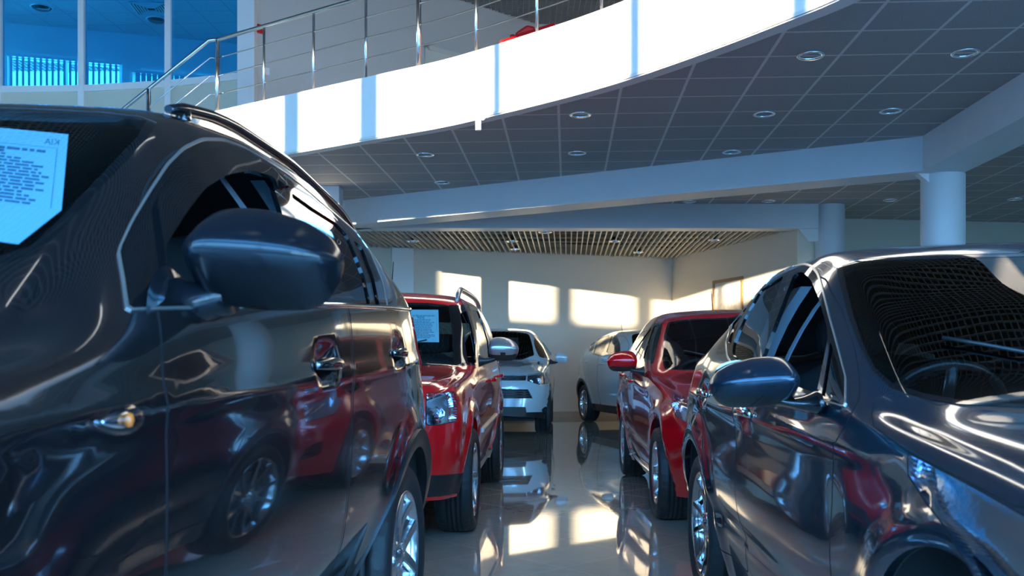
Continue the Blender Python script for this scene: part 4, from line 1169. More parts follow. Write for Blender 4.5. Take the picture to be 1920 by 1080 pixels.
    m.lathe([(0, .01), (.05, .005), (.06, -.03), (.03, -.25)], 20, 0, sw); m.build('steering_wheel', sp.get('sw_mat', M['dash']), rt)
    for sd_ in (1, -1):
        cu = c.inv('s', [(1.71, float(z)) for z in np.linspace(zb3-.05, float(c.key('z5', np.array([1.7]))[0])-.06, 7)])
        m = MB(); pp = c.pts3(cu, -.06, sd_); rings = [[p+Vector((sd_*.02*a_, .05*b_, 0)) for a_, b_ in ((-1,-1),(1,-1),(1,1),(-1,1))] for p in pp]; m.loft(rings, 0, False); m.build('pillar_trim', M['pillar_trim'], rt)
        m = MB(); pp = c.pts3(cu, -.10, sd_); rings = [[p+Vector((sd_*.002*a_, -.10+.024*b_-.02*i, 0)) for a_, b_ in ((-1,-1),(1,-1),(1,1),(-1,1))] for i, p in enumerate(pp)]; m.loft(rings, 0, False); m.build('seat_belt', M['pillar_trim'], rt)
    for x in (-.37, .37): seat(rt, x, yc+1.12, zb3-.42)
    seat(rt, 0, yc+1.95, zb3-.40, 1.2, 'rear_seat')
    # wipers
    m = MB()
    for (xa, xb) in ((-.55, .02), (-.05, .5)):
        uw = c.inv('t', [(abs(x), float(np.interp(abs(x), sp['ws_base'][0], sp['ws_base'][1]))+.05+.03*abs(x-xa)) for x in np.linspace(xa, xb, 8)])
        pp = [c.pts3(uw[i], .012, 1 if x >= 0 else -1)[0] for i, x in enumerate(np.linspace(xa, xb, 8))]; m.tube(pp, .006, 6)
    m.build('wiper', M['black_plastic'], rt)
    return rt, c
CAR_KEYS = ['L1','R1','L2','R2','L3','R3']
# ================================================================== CARS
def scale_curves(cv, kx=1, kz=1, wb0=None, wb=None):
    o = {}
    for k, t in cv.items():
        f = kx if k[0] == 'x' else kz
        o[k] = [(y*(wb/wb0) if wb else y, v*f) for y, v in t]
    return o
SUV = dict(
    xs=[(-.9,.74),(-.3,.80),(1.3,.82),(3.0,.80),(3.6,.76)], zs=[(-.9,.30),(-.4,.25),(0,.24),(2.6,.24),(3.0,.28),(3.6,.36)],
    x1=[(-.9,.80),(-.3,.865),(.7,.885),(1.3,.90),(2.6,.91),(3.1,.90),(3.6,.86)], z1=[(-.9,.50),(3.6,.52)],
    x2=[(-.9,.83),(-.3,.885),(.7,.905),(1.3,.93),(2.6,.94),(3.1,.90),(3.6,.84)], z2=[(-.9,.68),(0,.74),(1.0,.80),(2.6,.86),(3.6,.9)],
    x3=[(-.9,.76),(-.35,.82),(.3,.855),(.8,.892),(1.6,.922),(2.4,.917),(2.8,.875),(3.1,.815),(3.6,.74)],
    z3=[(-.9,.82),(-.35,.95),(0,1.00),(.3,1.05),(.6,1.12),(.8,1.17),(1.6,1.235),(2.7,1.295),(3.6,1.33)],
    x5=[(-.9,.66),(-.35,.72),(.2,.745),(.5,.735),(.8,.685),(1.15,.665),(2,.68),(2.6,.65),(3.0,.60),(3.6,.52)],
    z5=[(-.9,.88),(-.35,1.0),(0,1.05),(.3,1.09),(.46,1.13),(.7,1.33),(.88,1.485),(1.04,1.60),(1.2,1.65),(1.6,1.685),(2.1,1.675),(2.6,1.63),(3.0,1.575),(3.6,1.45)],
    zc=[(-.9,.92),(-.35,1.06),(0,1.11),(.3,1.15),(.42,1.18),(.8,1.46),(1.08,1.665),(1.4,1.72),(2.0,1.735),(2.6,1.70),(3.0,1.65),(3.6,1.52)])
HATCH = dict(
    xs=[(-.9,.70),(-.3,.77),(1.3,.80),(3.0,.78),(3.6,.72)], zs=[(-.9,.22),(0,.19),(2.6,.19),(3.6,.30)],
    x1=[(-.9,.76),(-.3,.835),(.7,.85),(1.3,.865),(2.65,.875),(3.1,.86),(3.6,.80)], z1=[(-.9,.42),(3.6,.45)],
    x2=[(-.9,.78),(-.3,.86),(.7,.875),(1.3,.895),(2.65,.905),(3.1,.885),(3.6,.82)], z2=[(-.9,.58),(0,.66),(2.6,.76),(3.6,.8)],
    x3=[(-.9,.68),(-.35,.77),(.3,.82),(.9,.85),(1.6,.87),(2.4,.865),(3.0,.82),(3.6,.74)],
    z3=[(-.9,.70),(-.35,.80),(0,.86),(.4,.925),(.86,.975),(1.6,1.035),(2.6,1.10),(3.1,1.10),(3.6,1.02)],
    x5=[(-.9,.58),(-.35,.66),(.2,.71),(.6,.73),(.9,.685),(1.3,.635),(2.2,.635),(2.9,.58),(3.6,.48)],
    z5=[(-.9,.74),(-.35,.84),(0,.90),(.4,.95),(.54,.985),(.9,1.21),(1.2,1.385),(1.5,1.455),(2.1,1.455),(2.6,1.365),(3.0,1.20),(3.6,1.02)],
    zc=[(-.9,.76),(-.35,.885),(0,.945),(.36,.985),(.47,1.01),(.9,1.285),(1.22,1.46),(1.6,1.505),(2.1,1.50),(2.6,1.43),(3.0,1.32),(3.6,1.10)])
YETI = dict(
    xs=[(-.9,.76),(-.3,.82),(1.3,.82),(3.4,.78)], zs=[(-.9,.30),(0,.27),(2.6,.27),(3.4,.36)],
    x1=[(-.9,.83),(-.3,.87),(1.3,.87),(2.6,.88),(3.4,.85)], z1=[(-.9,.50),(3.4,.52)],
    x2=[(-.9,.86),(-.3,.895),(1.3,.895),(2.6,.90),(3.4,.86)], z2=[(-.9,.70),(3.4,.82)],
    x3=[(-.9,.80),(-.4,.84),(.3,.85),(1.6,.86),(2.6,.86),(3.4,.82)],
    z3=[(-.9,.90),(-.4,.95),(0,.98),(.5,1.035),(1.5,1.07),(2.6,1.10),(3.4,1.12)],
    x5=[(-.9,.74),(-.35,.77),(.35,.76),(.8,.715),(1.1,.69),(2,.70),(3.4,.66)],
    z5=[(-.9,.93),(-.4,.99),(0,1.015),(.33,1.055),(.6,1.26),(.85,1.46),(1.0,1.545),(1.2,1.585),(2.4,1.595),(3.0,1.57),(3.4,1.54)],
    zc=[(-.9,.95),(-.4,1.02),(0,1.05),(.30,1.08),(.42,1.12),(.7,1.38),(.93,1.575),(1.2,1.64),(2.0,1.66),(3.4,1.60)])

def suv_doors(z=1.0, zt=0.0):
    return [('front_door', [('s',.66,.36),('s',.66,1.10),('s',.74,1.25),('s',.88,1.42+zt),('s',1.02,1.52+zt),('s',1.2,1.585+zt),('s',1.71,1.60+zt),('s',1.72,1.25),('s',1.72,.36)], .06),
            ('rear_door', [('s',1.74,.36),('s',1.735,1.60+zt),('s',2.1,1.58+zt),('s',2.45,1.52+zt),('s',2.68,1.38+zt),('s',2.74,1.28),('s',2.64,1.10),('s',2.42,.86),('s',2.24,.62),('s',2.2,.36)], .06)]
def hatch_doors():
    return [('front_door', [('s',.68,.30),('s',.66,.80),('s',.60,.965),('s',.85,1.10),('s',1.05,1.215),('s',1.25,1.32),('s',1.45,1.365),('s',1.70,1.37),('s',1.72,1.05),('s',1.74,.30)], .05),
            ('rear_door', [('s',1.76,.30),('s',1.73,1.05),('s',1.715,1.37),('s',2.1,1.35),('s',2.45,1.27),('s',2.66,1.17),('s',2.62,1.0),('s',2.46,.84),('s',2.26,.60),('s',2.22,.30)], .05)]
P_BLACK = paint('black car paint', (0.008, 0.006, 0.007), .0, 2.1, .03)
P_SLATE = paint('dark slate metallic paint', (0.014, 0.028, 0.042), .35, 1.7, .035)
P_RED = paint('bright red car paint', (0.88, 0.008, 0.012), .0, 1.42)
P_DRED = paint('deep red metallic paint', (0.66, 0.003, 0.008), .1, 1.45)
P_ICE = paint('ice silver metallic paint', (0.66, 0.76, 0.80), .15, 1.5)
P_SILV = paint('silver metallic paint', (0.66, 0.70, 0.70), .2, 1.5)
M['satin_silver'] = mat('satin silver plastic', (0.45, 0.46, 0.48), 0.3, metal=0.8)
M['blue_sheen'] = mat('grey pillar trim', (0.16, 0.18, 0.20), 0.35)

suv_hood = lambda a=0: ('hood', [('t',0,.37+a),('t',.45,.40+a),('t',.66,.50+a),('t',.735,.40+a),('t',.735,0),('t',.70,-.35),('f',.60,.86),('f',.3,.88),('f',0,.885)], 0)
CARS = {}
CARS['L1'] = dict(name='car', label='black five-door off-roader filling the left foreground, mirror and door nearest the camera', O=(-1.547, 1.066, 0), theta=math.radians(5.7),
    wb=2.64, R=.355, arch=.405, tw=.235, rim=.245, hw=.93, xw=.895, cowl=.40, yref=1.4, h=.034,
    curves=SUV, front=(-.35,-.87,.58,2.4,3.4,4.5), rear=(2.95,3.56,.80,2.0,3.4,2.6), paint=P_BLACK,
    bumps=[('line', .1, .99, 3.3, 1.10, .03, .006), ('tuck', .75, .40, 2.55, .70, .24), ('arc', 0, .36, .46, .11, .020), ('arc', 2.64, .36, .47, .07, .020), ('dim', 1.50, 1.075, .075, .045, .020), ('dim', 2.34, 1.115, .075, .045, .020), ('hood', .45, .10, .012, -.4, .35)],
    panels=suv_doors()+[suv_hood()],
    dlo=[('s',.60,1.19),('s',.74,1.30),('s',.86,1.41),('s',.97,1.495),('s',1.15,1.56),('s',1.5,1.585),('s',2.0,1.565),('s',2.4,1.49),('s',2.60,1.40),('s',2.76,1.30),('s',2.2,1.275),('s',1.6,1.245),('s',1.1,1.215)], dlo_r=.10, dlo_chrome=True,
    visor=[('visor', [('s',.80,1.21),('s',.90,1.36),('s',1.02,1.48),('s',1.2,1.535),('s',1.64,1.555),('s',1.66,1.25)], .06)],
    windows=[('front_window', [('s',.94,1.222),('s',1.02,1.33),('s',1.18,1.41),('s',1.38,1.455),('s',1.62,1.475),('s',1.635,1.25)], .06),
             ('rear_side_window', [('s',1.80,1.265),('s',1.785,1.555),('s',2.08,1.53),('s',2.30,1.475),('s',2.36,1.45),('s',2.36,1.29)], .03),
             ('quarter_window', [('s',2.40,1.295),('s',2.40,1.43),('s',2.52,1.38),('s',2.64,1.31)], .02)], open=('front_window',),
    windscreen=[('t',0,.43),('t',.4,.47),('t',.63,.62),('t',.625,.80),('t',.585,1.06),('t',.3,1.09),('t',0,1.10)], ws_base=([0,.4,.63],[.43,.47,.62]),
    rear_window=[('r',0,1.12),('r',.55,1.14),('r',.60,1.2),('r',.5,1.48),('r',0,1.52)],
    lamps=[('headlight', [('f',.50,.80),('f',.70,.88),('f',.80,.92),('f',.80,.80),('f',.60,.72)], .03), ('tail_light', [('s',2.84,1.23),('s',2.96,1.275),('s',3.44,1.25),('s',3.52,1.10),('s',3.2,1.02),('s',2.98,1.05)], .03)],
    reflectors={'headlight': [(.62,.80,.045,'lamp_silver')]},
    grilles=[('grille', [('f',0,.66),('f',.42,.68),('f',.48,.78),('f',0,.80)], .03)], archtrim=.065, clad_h=.09,
    spokes=(5, 'split', .05, .045), rim_mat=M['rim_silver'],
    mirror=dict(root=(.865, .86, 1.285), W=.285, H=.195, D=.17, mcap=M['satin_black'], mlow=M['satin_black'], foot=(.86, .74, 1.17), tipz=-.015, armk=1.7),
    handles=[(1.50,1.075),(2.34,1.115)], handle_mat=P_BLACK, rails=(1.05, 2.95, .625), rail_mat=M['gloss_black'], marker=(.52, .992, .15, .062), moulding=M['trim_bright'],
    belt_line=[(1.0,1.20),(1.1,1.205),(1.6,1.235),(2.2,1.265),(2.77,1.29)], ws_glass=M['glass_clear'])
CARS['R1'] = dict(name='car', label='dark slate grey hatchback filling the right foreground, driver window open', O=(1.66, 1.78, 0), theta=math.radians(1.5),
    wb=2.65, R=.335, arch=.385, tw=.225, rim=.242, hw=.89, xw=.862, cowl=.52, h=.034, yref=1.5,
    curves=HATCH, front=(-.30,-.86,.52,2.1,2.6,4.0), rear=(2.95,3.50,.72,2.2,3.2,2.6), paint=P_SLATE,
    bumps=[('line', .3, .86, 3.1, .94, .03, .012), ('line', .4, .36, 2.4, .48, .05, -.018), ('line', .5, .72, 2.6, .80, .10, -.012), ('arc', 0, .33, .44, .06, .020), ('arc', 2.65, .33, .44, .06, .022), ('dim', 1.54, .905, .07, .04, .018), ('dim', 2.38, .945, .07, .04, .018)],
    panels=hatch_doors()+[('hood', [('t',0,.46),('t',.42,.50),('t',.62,.62),('t',.70,.52),('t',.72,.10),('t',.66,-.30),('f',.52,.74),('f',.3,.75),('f',0,.76)], 0)],
    dlo=[('s',.62,.985),('s',.85,1.09),('s',1.05,1.20),('s',1.25,1.305),('s',1.45,1.345),('s',1.9,1.35),('s',2.25,1.30),('s',2.58,1.20),('s',2.68,1.135),('s',2.2,1.095),('s',1.6,1.055),('s',1.1,1.015)], dlo_r=.09, dlo_chrome=True,
    windows=[('front_quarter_window', [('s',.76,1.0),('s',.88,1.075),('s',.97,1.12),('s',.98,1.015)], .015), ('front_window', [('s',1.02,1.02),('s',1.02,1.155),('s',1.22,1.26),('s',1.42,1.315),('s',1.62,1.322),('s',1.65,1.065)], .05),
             ('rear_side_window', [('s',1.80,1.075),('s',1.78,1.325),('s',2.0,1.315),('s',2.22,1.27),('s',2.28,1.115)], .03),
             ('quarter_window', [('s',2.32,1.12),('s',2.29,1.25),('s',2.50,1.18),('s',2.56,1.14)], .02)], open=('front_window',),
    windscreen=[('t',0,.56),('t',.35,.59),('t',.62,.745),('t',.585,.95),('t',.53,1.20),('t',.3,1.22),('t',0,1.23)], ws_base=([0,.35,.62],[.53,.56,.72]),
    rear_window=[('r',0,1.0),('r',.5,1.0),('r',.42,1.2),('r',0,1.24)],
    lamps=[('headlight', [('s',.16,.885),('s',-.25,.845),('s',-.50,.80),('f',.62,.74),('f',.52,.66),('f',.66,.62),('s',-.42,.66),('s',-.15,.75),('s',.13,.85)], 0), ('tail_light', [('s',3.10,1.0),('s',3.3,1.0),('s',3.42,.9),('s',3.3,.84),('s',3.1,.9)], .03)],
    reflectors={'headlight': [(.70,.72,.042,'lamp_silver'),(.77,.745,.026,'amber'),(.62,.69,.036,'lamp_silver')]}, housing=M['lamp_silver'],
    grilles=[('grille', [('f',0,.60),('f',.40,.61),('f',.44,.68),('f',0,.69)], .03), ('lower_grille', [('f',0,.28),('f',.45,.30),('f',.40,.42),('f',0,.44)], .03)],
    spokes=(5, 'double', .030, .024), rim_mat=M['rim_dark'],
    mirror=dict(root=(.905, .83, 1.035), W=.235, H=.14, D=.15, mcap=M['satin_slate'], mlow=M['gloss_black'], foot=(.855, .80, .975), tipz=-.012),
    handles=[(1.54,.905),(2.38,.945)], handle_mat=M['chrome'], moulding=M['trim_bright'], sw_mat=M['satin_silver'], ws_glass=M['glass_tint'])
def var(base, **k): d = dict(base); d.update(k); return d
CARS['L2'] = dict(name='car', label='bright red boxy five-door with roof rails and a grey-capped mirror, behind the black one', O=(-1.13, 6.258, 0), theta=math.radians(3.05),
    wb=2.58, R=.335, arch=.39, tw=.225, rim=.235, hw=.90, xw=.895, cowl=.42, yref=1.4, h=.045,
    curves=YETI, front=(-.5,-.86,.58,2.6,4.0,5.5), rear=(2.95,3.36,.85,2.6,5,4), paint=P_RED,
    bumps=[('arc', 0, .34, .45, .05, .022), ('arc', 2.58, .34, .45, .05, .022), ('line', .1, .93, 3.0, .98, .03, .008)],
    panels=[('front_door', [('s',.62,.34),('s',.60,1.02),('s',.74,1.24),('s',.90,1.42),('s',1.0,1.50),('s',1.15,1.535),('s',1.70,1.55),('s',1.70,.34)], .05),
            ('rear_door', [('s',1.72,.34),('s',1.72,1.55),('s',2.62,1.55),('s',2.66,1.12),('s',2.5,.88),('s',2.28,.72),('s',2.16,.5),('s',2.14,.34)], .05),
            ('hood', [('t',0,.36),('t',.45,.38),('t',.66,.44),('t',.74,.34),('t',.75,0),('t',.72,-.45),('f',.55,.90),('f',.3,.91),('f',0,.915)], 0)],
    dlo=[('s',.60,1.085),('s',.74,1.25),('s',.90,1.41),('s',1.0,1.485),('s',1.15,1.52),('s',2.2,1.535),('s',2.95,1.51),('s',3.05,1.15),('s',2.0,1.115),('s',1.2,1.095)], dlo_r=.05,
    windows=[('front_window', [('s',.80,1.12),('s',.92,1.33),('s',1.05,1.45),('s',1.2,1.49),('s',1.62,1.505),('s',1.64,1.13)], .03), ('rear_side_window', [('s',1.78,1.135),('s',1.77,1.505),('s',2.46,1.505),('s',2.50,1.15)], .03), ('quarter_window', [('s',2.60,1.155),('s',2.58,1.50),('s',2.88,1.48),('s',2.97,1.17)], .04)], open=('front_window',),
    windscreen=[('t',0,.44),('t',.45,.47),('t',.67,.55),('t',.655,.72),('t',.625,.90),('t',.3,.92),('t',0,.925)], ws_base=([0,.45,.67],[.44,.47,.55]),
    rear_window=[('r',0,1.15),('r',.6,1.15),('r',.58,1.5),('r',0,1.52)],
    lamps=[('headlight', [('f',.44,.90),('f',.60,.91),('s',-.50,.92),('s',-.42,.86),('s',-.46,.72),('f',.70,.70),('f',.48,.72)], 0), ('tail_light', [('s',3.0,1.12),('s',3.2,1.12),('s',3.2,.8),('s',3.0,.84)], .03)],
    reflectors={'headlight': [(.62,.825,.055,'lamp_silver'),(.76,.80,.040,'lamp_silver')]}, housing=M['lamp_silver'],
    grilles=[('grille', [('f',0,.74),('f',.36,.75),('f',.38,.86),('f',0,.87)], .03), ('lower_grille', [('f',0,.34),('f',.5,.36),('f',.46,.52),('f',0,.54)], .03)],
    patches=[('cladding_front', [('f',.0,.30),('f',.50,.30),('s',-.75,.32),('s',-.36,.30),('s',-.38,.42),('s',-.7,.44),('f',.5,.46),('f',0,.46)], 0)],
    clad_h=.075, clad_mat=M['satin_silver'], spokes=(7, 'single', .05, .04), rim_mat=M['rim_silver'],
    mirror=dict(root=(.93, .66, 1.185), W=.215, H=.175, D=.13, mcap=M['satin_silver'], mlow=M['black_plastic'], foot=(.86, .66, 1.10), split=-.2),
    handles=[(1.48,.95),(2.36,.97)], handle_mat=P_RED, rails=(.98, 2.95, .665), rail_h=.055, rail_r=.021, rail_mat=M['satin_silver'], antenna=(0, 1.9), strips=[('side_moulding', [('s',.70,.60),('s',1.4,.62),('s',2.1,.64)], .016, M['satin_silver'])],
    side_glass=M['glass_tint'], ws_glass=M['glass_clear'])
HR_ = scale_curves(HATCH, 1.0, 1.03)
CARS['R2'] = var(CARS['R1'], label='glossy deep red hatchback behind the slate grey one in the right row', O=(1.858, 6.68, 0), theta=math.radians(1.6), wb=2.60, R=.32, rim=.215, arch=.372, h=.05, curves=HR_, paint=P_DRED,
    bumps=[('line', .3, .88, 3.1, .97, .03, .012), ('line', .4, .38, 2.4, .50, .05, -.014), ('arc', 0, .33, .43, .06, .020), ('arc', 2.60, .33, .43, .06, .022), ('dim', 1.54, .93, .07, .04, .016), ('dim', 2.38, .97, .07, .04, .016)],
    spokes=(8, 'single', .055, .045), rim_mat=M['rim_silver'], dlo_chrome=False, handle_mat=P_DRED, handles=[(1.54,.93),(2.38,.97)],
    mirror=dict(root=(.905, .80, 1.10), W=.235, H=.165, D=.15, mcap=P_DRED, mlow=M['black_plastic'], foot=(.85, .80, 1.02), split=-.25),
    lamps=[('headlight', [('s',-.06,.90),('s',-.30,.885),('f',.72,.84),('f',.56,.76),('f',.62,.66),('f',.74,.64),('s',-.42,.66),('s',-.2,.75)], 0), ('tail_light', [('s',3.10,1.02),('s',3.3,1.02),('s',3.42,.92),('s',3.3,.86),('s',3.1,.92)], .03)],
    reflectors={'headlight': [(.68,.77,.050,'lamp_silver'),(.78,.80,.032,'lamp_silver')]}, open=(), ws_glass=M['glass_tint'], antenna=(0, 2.5),
    strips=[('side_moulding', [('s',.60,.235),('s',1.4,.24),('s',2.15,.25)], .012, M['chrome'])],
    grilles=[('grille', [('f',0,.60),('f',.40,.61),('f',.44,.70),('f',0,.72)], .03), ('fog_recess', [('f',.50,.36),('f',.70,.38),('f',.70,.50),('f',.56,.46)], .03)])
def movz(pts, k): return [(n, [(p[0], p[1], p[2]*k) if p[0] in 'sfr' else p for p in q], r) for n, q, r in pts]
def movp(q, k): return [(p[0], p[1], p[2]*k) if p[0] in 'sfr' else p for p in q]
kz = .985
SUV2 = scale_curves(SUV, .975, .98)
SUV2['x5'] = [(y, v*(1 if y < .3 else .90 if y < .6 else .80)) for y, v in SUV2['x5']]
SUV2['x3'] = [(y, v*.975) for y, v in SUV2['x3']]
b = CARS['L1']
CARS['L3'] = var(b, label='pale ice-silver off-roader facing the camera in front of the far wall', O=(-.27, 15.0, 0), theta=math.radians(3.0), h=.06, curves=SUV2, paint=P_ICE, R=.345,
    panels=movz(b['panels'], kz), dlo=movp(b['dlo'], kz), windows=movz(b['windows'], kz), visor=[], open=(), rear_window=movp(b['rear_window'], kz), rails=None, marker=None,
    bumps=[('arc', 0, .35, .46, .06, .02), ('arc', 2.64, .35, .46, .06, .02), ('hood', .5, .08, .02, -.4, .35)], hw=.91, xw=.875,
    lamps=[('headlight', [('f',.44,.83),('f',.60,.865),('f',.76,.90),('s',-.44,.90),('s',-.42,.84),('f',.78,.76),('f',.56,.76)], 0), ('fog_light', [('f',.63,.42),('f',.70,.47),('f',.77,.42),('f',.70,.37)], .06), ('tail_light', [('s',3.2,1.2),('s',3.45,1.2),('s',3.5,.98),('s',3.25,1.0)], .03)],
    reflectors={'headlight': [(.60,.815,.035,'lamp_silver'),(.71,.83,.042,'lamp_silver')], 'fog_light': [(.70,.42,.045,'lamp_silver')]}, housing=M['lamp_dark'],
    grilles=[('grille', [('f',0,.74),('f',.38,.745),('f',.42,.83),('f',0,.85)], .02), ('lower_grille', [('f',0,.52),('f',.46,.52),('f',.36,.66),('f',0,.66)], .03)], bars=4,
    patches=[('cladding_front', [('f',0,.24),('f',.70,.24),('s',-.40,.28),('s',-.40,.36),('f',.78,.36),('f',.5,.33),('f',.28,.34),('f',.26,.46),('f',0,.46)], 0)], archtrim=0, clad_h=.05,
    mirror=dict(root=(.93, .82, 1.18), W=.22, H=.18, D=.13, mcap=P_ICE, mlow=M['black_plastic'], foot=(.85, .80, 1.12), split=-.6), handle_mat=P_ICE, ws_glass=M['glass_tint'], dlo_chrome=False,
    belt_line=None, antenna=None, rim_mat=M['rim_silver'])
CARS['R3'] = var(CARS['L3'], label='silver off-roader seen from its side at the far end, right of the pale one', O=(2.78, 15.6, 0), theta=math.radians(-13), paint=P_SILV,
    spokes=(5, 'double', .035, .03), mirror=dict(root=(.92, .80, 1.17), W=.21, H=.14, D=.13, mcap=P_SILV, mlow=P_SILV, foot=(.85, .78, 1.12)), handle_mat=P_SILV, clad_h=.16, archtrim=.05, antenna=(0, 2.9), belt_line=None, side_glass=M['glass_clear'])

def PX(t): return [('p', float(a.split(',')[0]), float(a.split(',')[1])) for a in t.split()]
for k_ in CARS: CARS[k_]['vis'] = 1 if k_[0] == 'L' else -1
def put(k, **kw): CARS[k] = var(CARS[k], **kw)
put('L1', dlo=PX('232,520 223,471 249,416 280,364 315,311 345.6,281 380.6,264.4 420,265 459,280 503,306 542,331 582,364 612,390 669,438 691,469 713,521 726,578 640,571 564,568 440,572 324,576 240,580'), dlo_r=.03,
    visor=[('visor', PX('300,470 288,384 324,324 372,287 420,280 481,306 541,346 546,358 525,352 512,337.5 540,560 420,560 310,562'), .03)],
    windows=[('front_window', PX('302,470 337,412 376,359 415.6,334 464,325 508,337.5 529,403 543,562 420,566 312,568'), .03),
             ('rear_side_window', PX('546,362 586,391 630,419 652,443 682,517 694,571 640,567 572,564'), .015), ('quarter_window', PX('661,451 678,463 700,521 711,573 700,571 690,520'), .01)],
    windscreen=PX('0,478 57,460 100,421 175,342 258,255 276,224 180,214 60,209 0,207')+[('t',0,1.10),('t',0,.43),('t',.3,.45)], rail_h=.02, rails=(1.22, 2.9, .635))
put('R1', dlo=PX('1362,644 1371,606 1387,572 1421,540 1452,517 1485,500 1506,497 1521,501 1533,516 1544,553 1556,600 1574,665 1585,707 1585,762 1500,735 1440,708 1378,687 1365,668'), dlo_r=.02,
    windows=[('front_quarter_window', PX('1558,640 1570,680 1580,726 1578,755 1541,742'), .01), ('front_window', PX('1489,514 1505,510 1521,525 1536,560 1551,612 1553,636 1532,738 1470,716 1420,696'), .02),
             ('rear_side_window', PX('1470,517 1426,545 1397,594 1375,647 1374,665 1387,681 1406,688'), .02), ('quarter_window', PX('1418,547 1392,592 1370,648 1366,642 1377,600 1398,566'), .01)],
    windscreen=PX('1920,757 1805,750 1734,737 1672,717 1640,688 1619,645 1601,594 1587,538 1579,497 1605,489 1763,484 1920,480')+[('t',0,1.215),('t',0,.53),('t',.2,.535)],
    panels=hatch_doors()[:0]+[('front_door', [('s',.68,.30),('s',.66,.80),('s',.60,.965),('s',.85,1.13),('s',1.05,1.25),('s',1.25,1.345),('s',1.45,1.385),('s',1.70,1.39),('s',1.72,1.05),('s',1.74,.30)], .05), hatch_doors()[1]]
      +[('hood', [('t',0,.42),('t',.3,.43)]+PX('1760,760 1671,730 1640,750 1634,778 1638,800 1701,846 1800,896 1900,950')+[('f',.52,.74),('f',.3,.75),('f',0,.76)], 0)],
    lamps=[('headlight', PX('1702,851 1810,907 1915,966 2000,1012')+[('f',.56,.66),('f',.62,.60)]+PX('1830,1085 1775,990 1735,937 1704,890'), 0)]+CARS['R1']['lamps'][1:])
put('R1', cowl_poly=PX('1672,717 1734,737 1805,750 1920,757')+[('t',0,.56),('t',0,.44)]+PX('1920,776 1805,764 1734,748'))
put('R2', cowl_poly=None, rpx=3, hpx=2, dlo=PX('1187,657 1201,638 1216,617 1231,604 1238,603 1240,612 1233,644 1224,682 1205,676'), dlo_r=.02,
    windows=[('front_window', PX('1226,612 1237,608 1238,614 1229,650 1220,676 1206,672 1216,640'), .01), ('rear_side_window', PX('1191,656 1204,637 1218,618 1223,613 1213,640 1203,668'), .01)],
    windscreen=PX('1330,692 1283,692 1249,689 1243,666 1250,625 1257,604 1300,600 1370,598')+[('t',0,1.165),('t',0,.51),('t',.3,.53)],
    panels=CARS['R1']['panels'][:0]+hatch_doors()+[('hood', [('t',0,.44),('t',.4,.48)]+PX('1249,694 1226,704 1264,734 1300,745 1340,760')+[('f',.40,.80),('f',0,.80)], 0)],
    lamps=[('headlight', PX('1263,737 1300,747 1335,764')+[('f',.46,.74),('f',.52,.68)]+PX('1310,797 1288,793 1268,780 1259,757'), 0)]+CARS['R2']['lamps'][1:])
put('L2', rpx=4, hpx=2, windscreen=PX('796,685 852,684 848,626 841,575 800,571 755,571')+[('t',0,.94),('t',0,.44),('t',.45,.47)],
    patches=CARS['L2']['patches']+[('window_trim', PX('841,572 858,572 876,684 854,686'), .01)],
    dlo=PX('858,574 876,573 895,580 908,607 920,640 930,682 900,684 877,683'), dlo_r=.01,
    windows=[('front_window', PX('863,588 874,583 883,610 891,645 892,681 877,680'), .01), ('rear_side_window', PX('885,581 896,584 906,610 915,640 918,676 903,677 896,640'), .01)],
    lamps=[('headlight', PX('800,737 853,735 858,760 857,789 820,797 800,796'), .01)]+CARS['L2']['lamps'][1:])
put('L3', rpx=2, hpx=1.2, windscreen=[('t',0,.43),('t',.38,.46),('t',.585,.60),('t',.555,.80),('t',.48,1.04),('t',.2,1.07),('t',0,1.075)], ws_base=([0,.38,.585],[.43,.46,.60]),
    lamps=[('headlight', PX('990,702 1026,699 1030,704 1030,719 1011,721 989,714'), .02), ('fog_light', PX('1023,762 1030,769 1023,777 1015,769'), .04)]+CARS['L3']['lamps'][2:],
    grilles=[('grille', [('f',0,.90)]+PX('960,703 987,703.5 986,713.5 960,713.5')+[('f',0,.83)], .02), ('lower_grille', [('f',0,.705)]+PX('960,730 990,730 999,747 960,747')+[('f',0,.57)], .02)],
    patches=[('cladding_front', [('f',0,.45)]+PX('985,763 987,773 1034,772 1034,787 960,788')+[('f',0,.25)], 0)])
put('R3', rpx=2, hpx=1.2, dlo=PX('1104,657 1108,639 1118,630 1134,626 1148,625 1157,632 1162,645 1163,663 1134,669 1113,664'), dlo_r=.02,
    windows=[('front_window', PX('1137,660 1147,630 1155,634 1160,647 1160,664 1145,668'), .01), ('rear_side_window', PX('1113,662 1121,636 1143,628 1133,658 1124,666'), .01), ('quarter_window', PX('1106,656 1109,641 1118,633 1111,659'), .005)],
    windscreen=CARS['L3']['windscreen'],
    lamps=CARS['L3']['lamps'], grilles=[])
import time as _t
BUILT = {}
for k_ in CAR_KEYS:
    t0_ = _t.time(); BUILT[k_] = build_car(CARS[k_]); print('car', k_, round(_t.time()-t0_, 1), len(BUILT[k_][1].T))
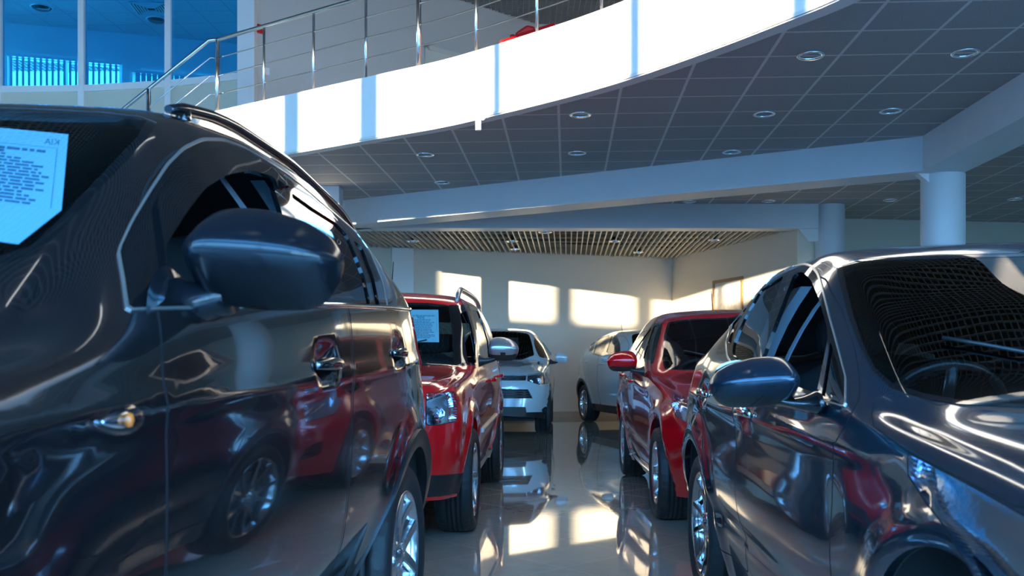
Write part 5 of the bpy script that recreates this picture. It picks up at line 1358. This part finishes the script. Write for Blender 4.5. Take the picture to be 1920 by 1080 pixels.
# ================================================================== sheets behind the windscreens
def text_mesh(body):
    cu = bpy.data.curves.new('t', 'FONT'); cu.body = body; cu.size = 1.0; cu.resolution_u = 4
    ob = bpy.data.objects.new('t', cu); COL.objects.link(ob); bpy.context.view_layer.update()
    me = bpy.data.meshes.new_from_object(ob.evaluated_get(bpy.context.evaluated_depsgraph_get()))
    vs = [tuple(v.co[:2]) for v in me.vertices]; fs = [tuple(p.vertices) for p in me.polygons]
    bpy.data.objects.remove(ob); bpy.data.curves.remove(cu); bpy.data.meshes.remove(me); return vs, fs
def sheet(key, corners, label, head, seed, cut=None, vs_=1.0, off=-.022):
    rt, c = BUILT[key]; sd_ = c.sp['vis']; uw = c.invp(corners)
    P_ = [rt.matrix_basis @ p for p in c.pts3(uw, off, sd_)]
    tl, tr, br, bl = P_
    dn = (br-tr)*vs_; bl = tl+dn
    n = (tr-tl).cross(bl-tl).normalized(); n = n if n.y < 0 else -n
    def at(u, v, o=0.0): return tl+(tr-tl)*u+(bl-tl)*v+n*o
    ctr = at(.5, .5)
    t = thing('notice_sheet', label, 'notice', ctr)
    out = cut or [(0, 0), (1, 0), (1, 1), (0, 1)]
    a = [at(u, v)-ctr for u, v in out]; b = [at(u, v, -.0008)-ctr for u, v in out]; k = len(out)
    MB().add(a+b, [tuple(range(k)), tuple(range(k, 2*k))[::-1]]+[(i, (i+1) % k, k+(i+1) % k, k+i) for i in range(k)]).build('sheet', M['paper'], t)
    m = MB(); rnd = random.Random(seed)
    for j in range(17):
        v = .20+(.042 if cut is None else .030)*j; u = .5+rnd.uniform(-.02, .02); L = rnd.uniform(.25, .40) if j > 2 else (.38 if j == 0 else .1)
        x = u-L
        while x < u+L-.02:
            w_ = rnd.uniform(.03, .10); h_ = .009 if j > 1 else .013
            m.add([at(q, r_, .0006)-ctr for q, r_ in ((x, v-h_), (min(x+w_, u+L), v-h_), (min(x+w_, u+L), v+h_), (x, v+h_))], [(0, 1, 2, 3)]); x += w_+.014
    for r0 in ((.06, .155, .94, .158), (.06, .155, .064, .70), (.936, .155, .94, .70)):
        m.add([at(q, r_, .0006)-ctr for q, r_ in ((r0[0], r0[1]), (r0[2], r0[1]), (r0[2], r0[3]), (r0[0], r0[3]))], [(0, 1, 2, 3)])
    if head:
        vs, fs = text_mesh(head); wx = max(v[0] for v in vs)
        s_ = .085; m.add([at(.95-(v[0])*s_*.75, .125-v[1]*s_, .0006)-ctr for v in vs], fs)     # the photo shows the print reversed
    m.build('print', M['ink'], t, fixn=False)
    return t
sheet('L1', [(-150, 200), (121, 226), (110, 368), (-150, 430)], 'large pale blue printed sheet behind the windscreen of the black car', 'KIA', 1, cut=[(0, 0), (1, 0), (1, .70), (.78, 1), (0, 1)], vs_=1.42, off=-.03)
sheet('L2', [(757, 576), (822, 576), (823, 637), (757, 634)], 'pale blue printed sheet behind the windscreen of the bright red car', None, 2)
sheet('L3', [(939, 630), (972, 631), (973, 655), (942, 654)], 'small pale blue sheet behind the windscreen of the far ice-silver car', None, 3)

for (x, y, lab) in ((-3.2, -1.2, 'leftmost front linear lamp under the grid ceiling'), (-1.4, -1.2, 'front linear lamp above the black car'), (.4, -1.2, 'front linear lamp above the aisle'), (2.2, -1.2, 'front linear lamp beside the curved fascia'),
                    (-1.4, 2.0, 'second-row linear lamp above the black car'), (.4, 2.0, 'second-row linear lamp above the aisle'), (2.2, 2.0, 'second-row linear lamp beside the curved fascia'), (.4, 5.0, 'rear linear lamp above the aisle')):
    lin(x, y, PI/2-.2, lab)
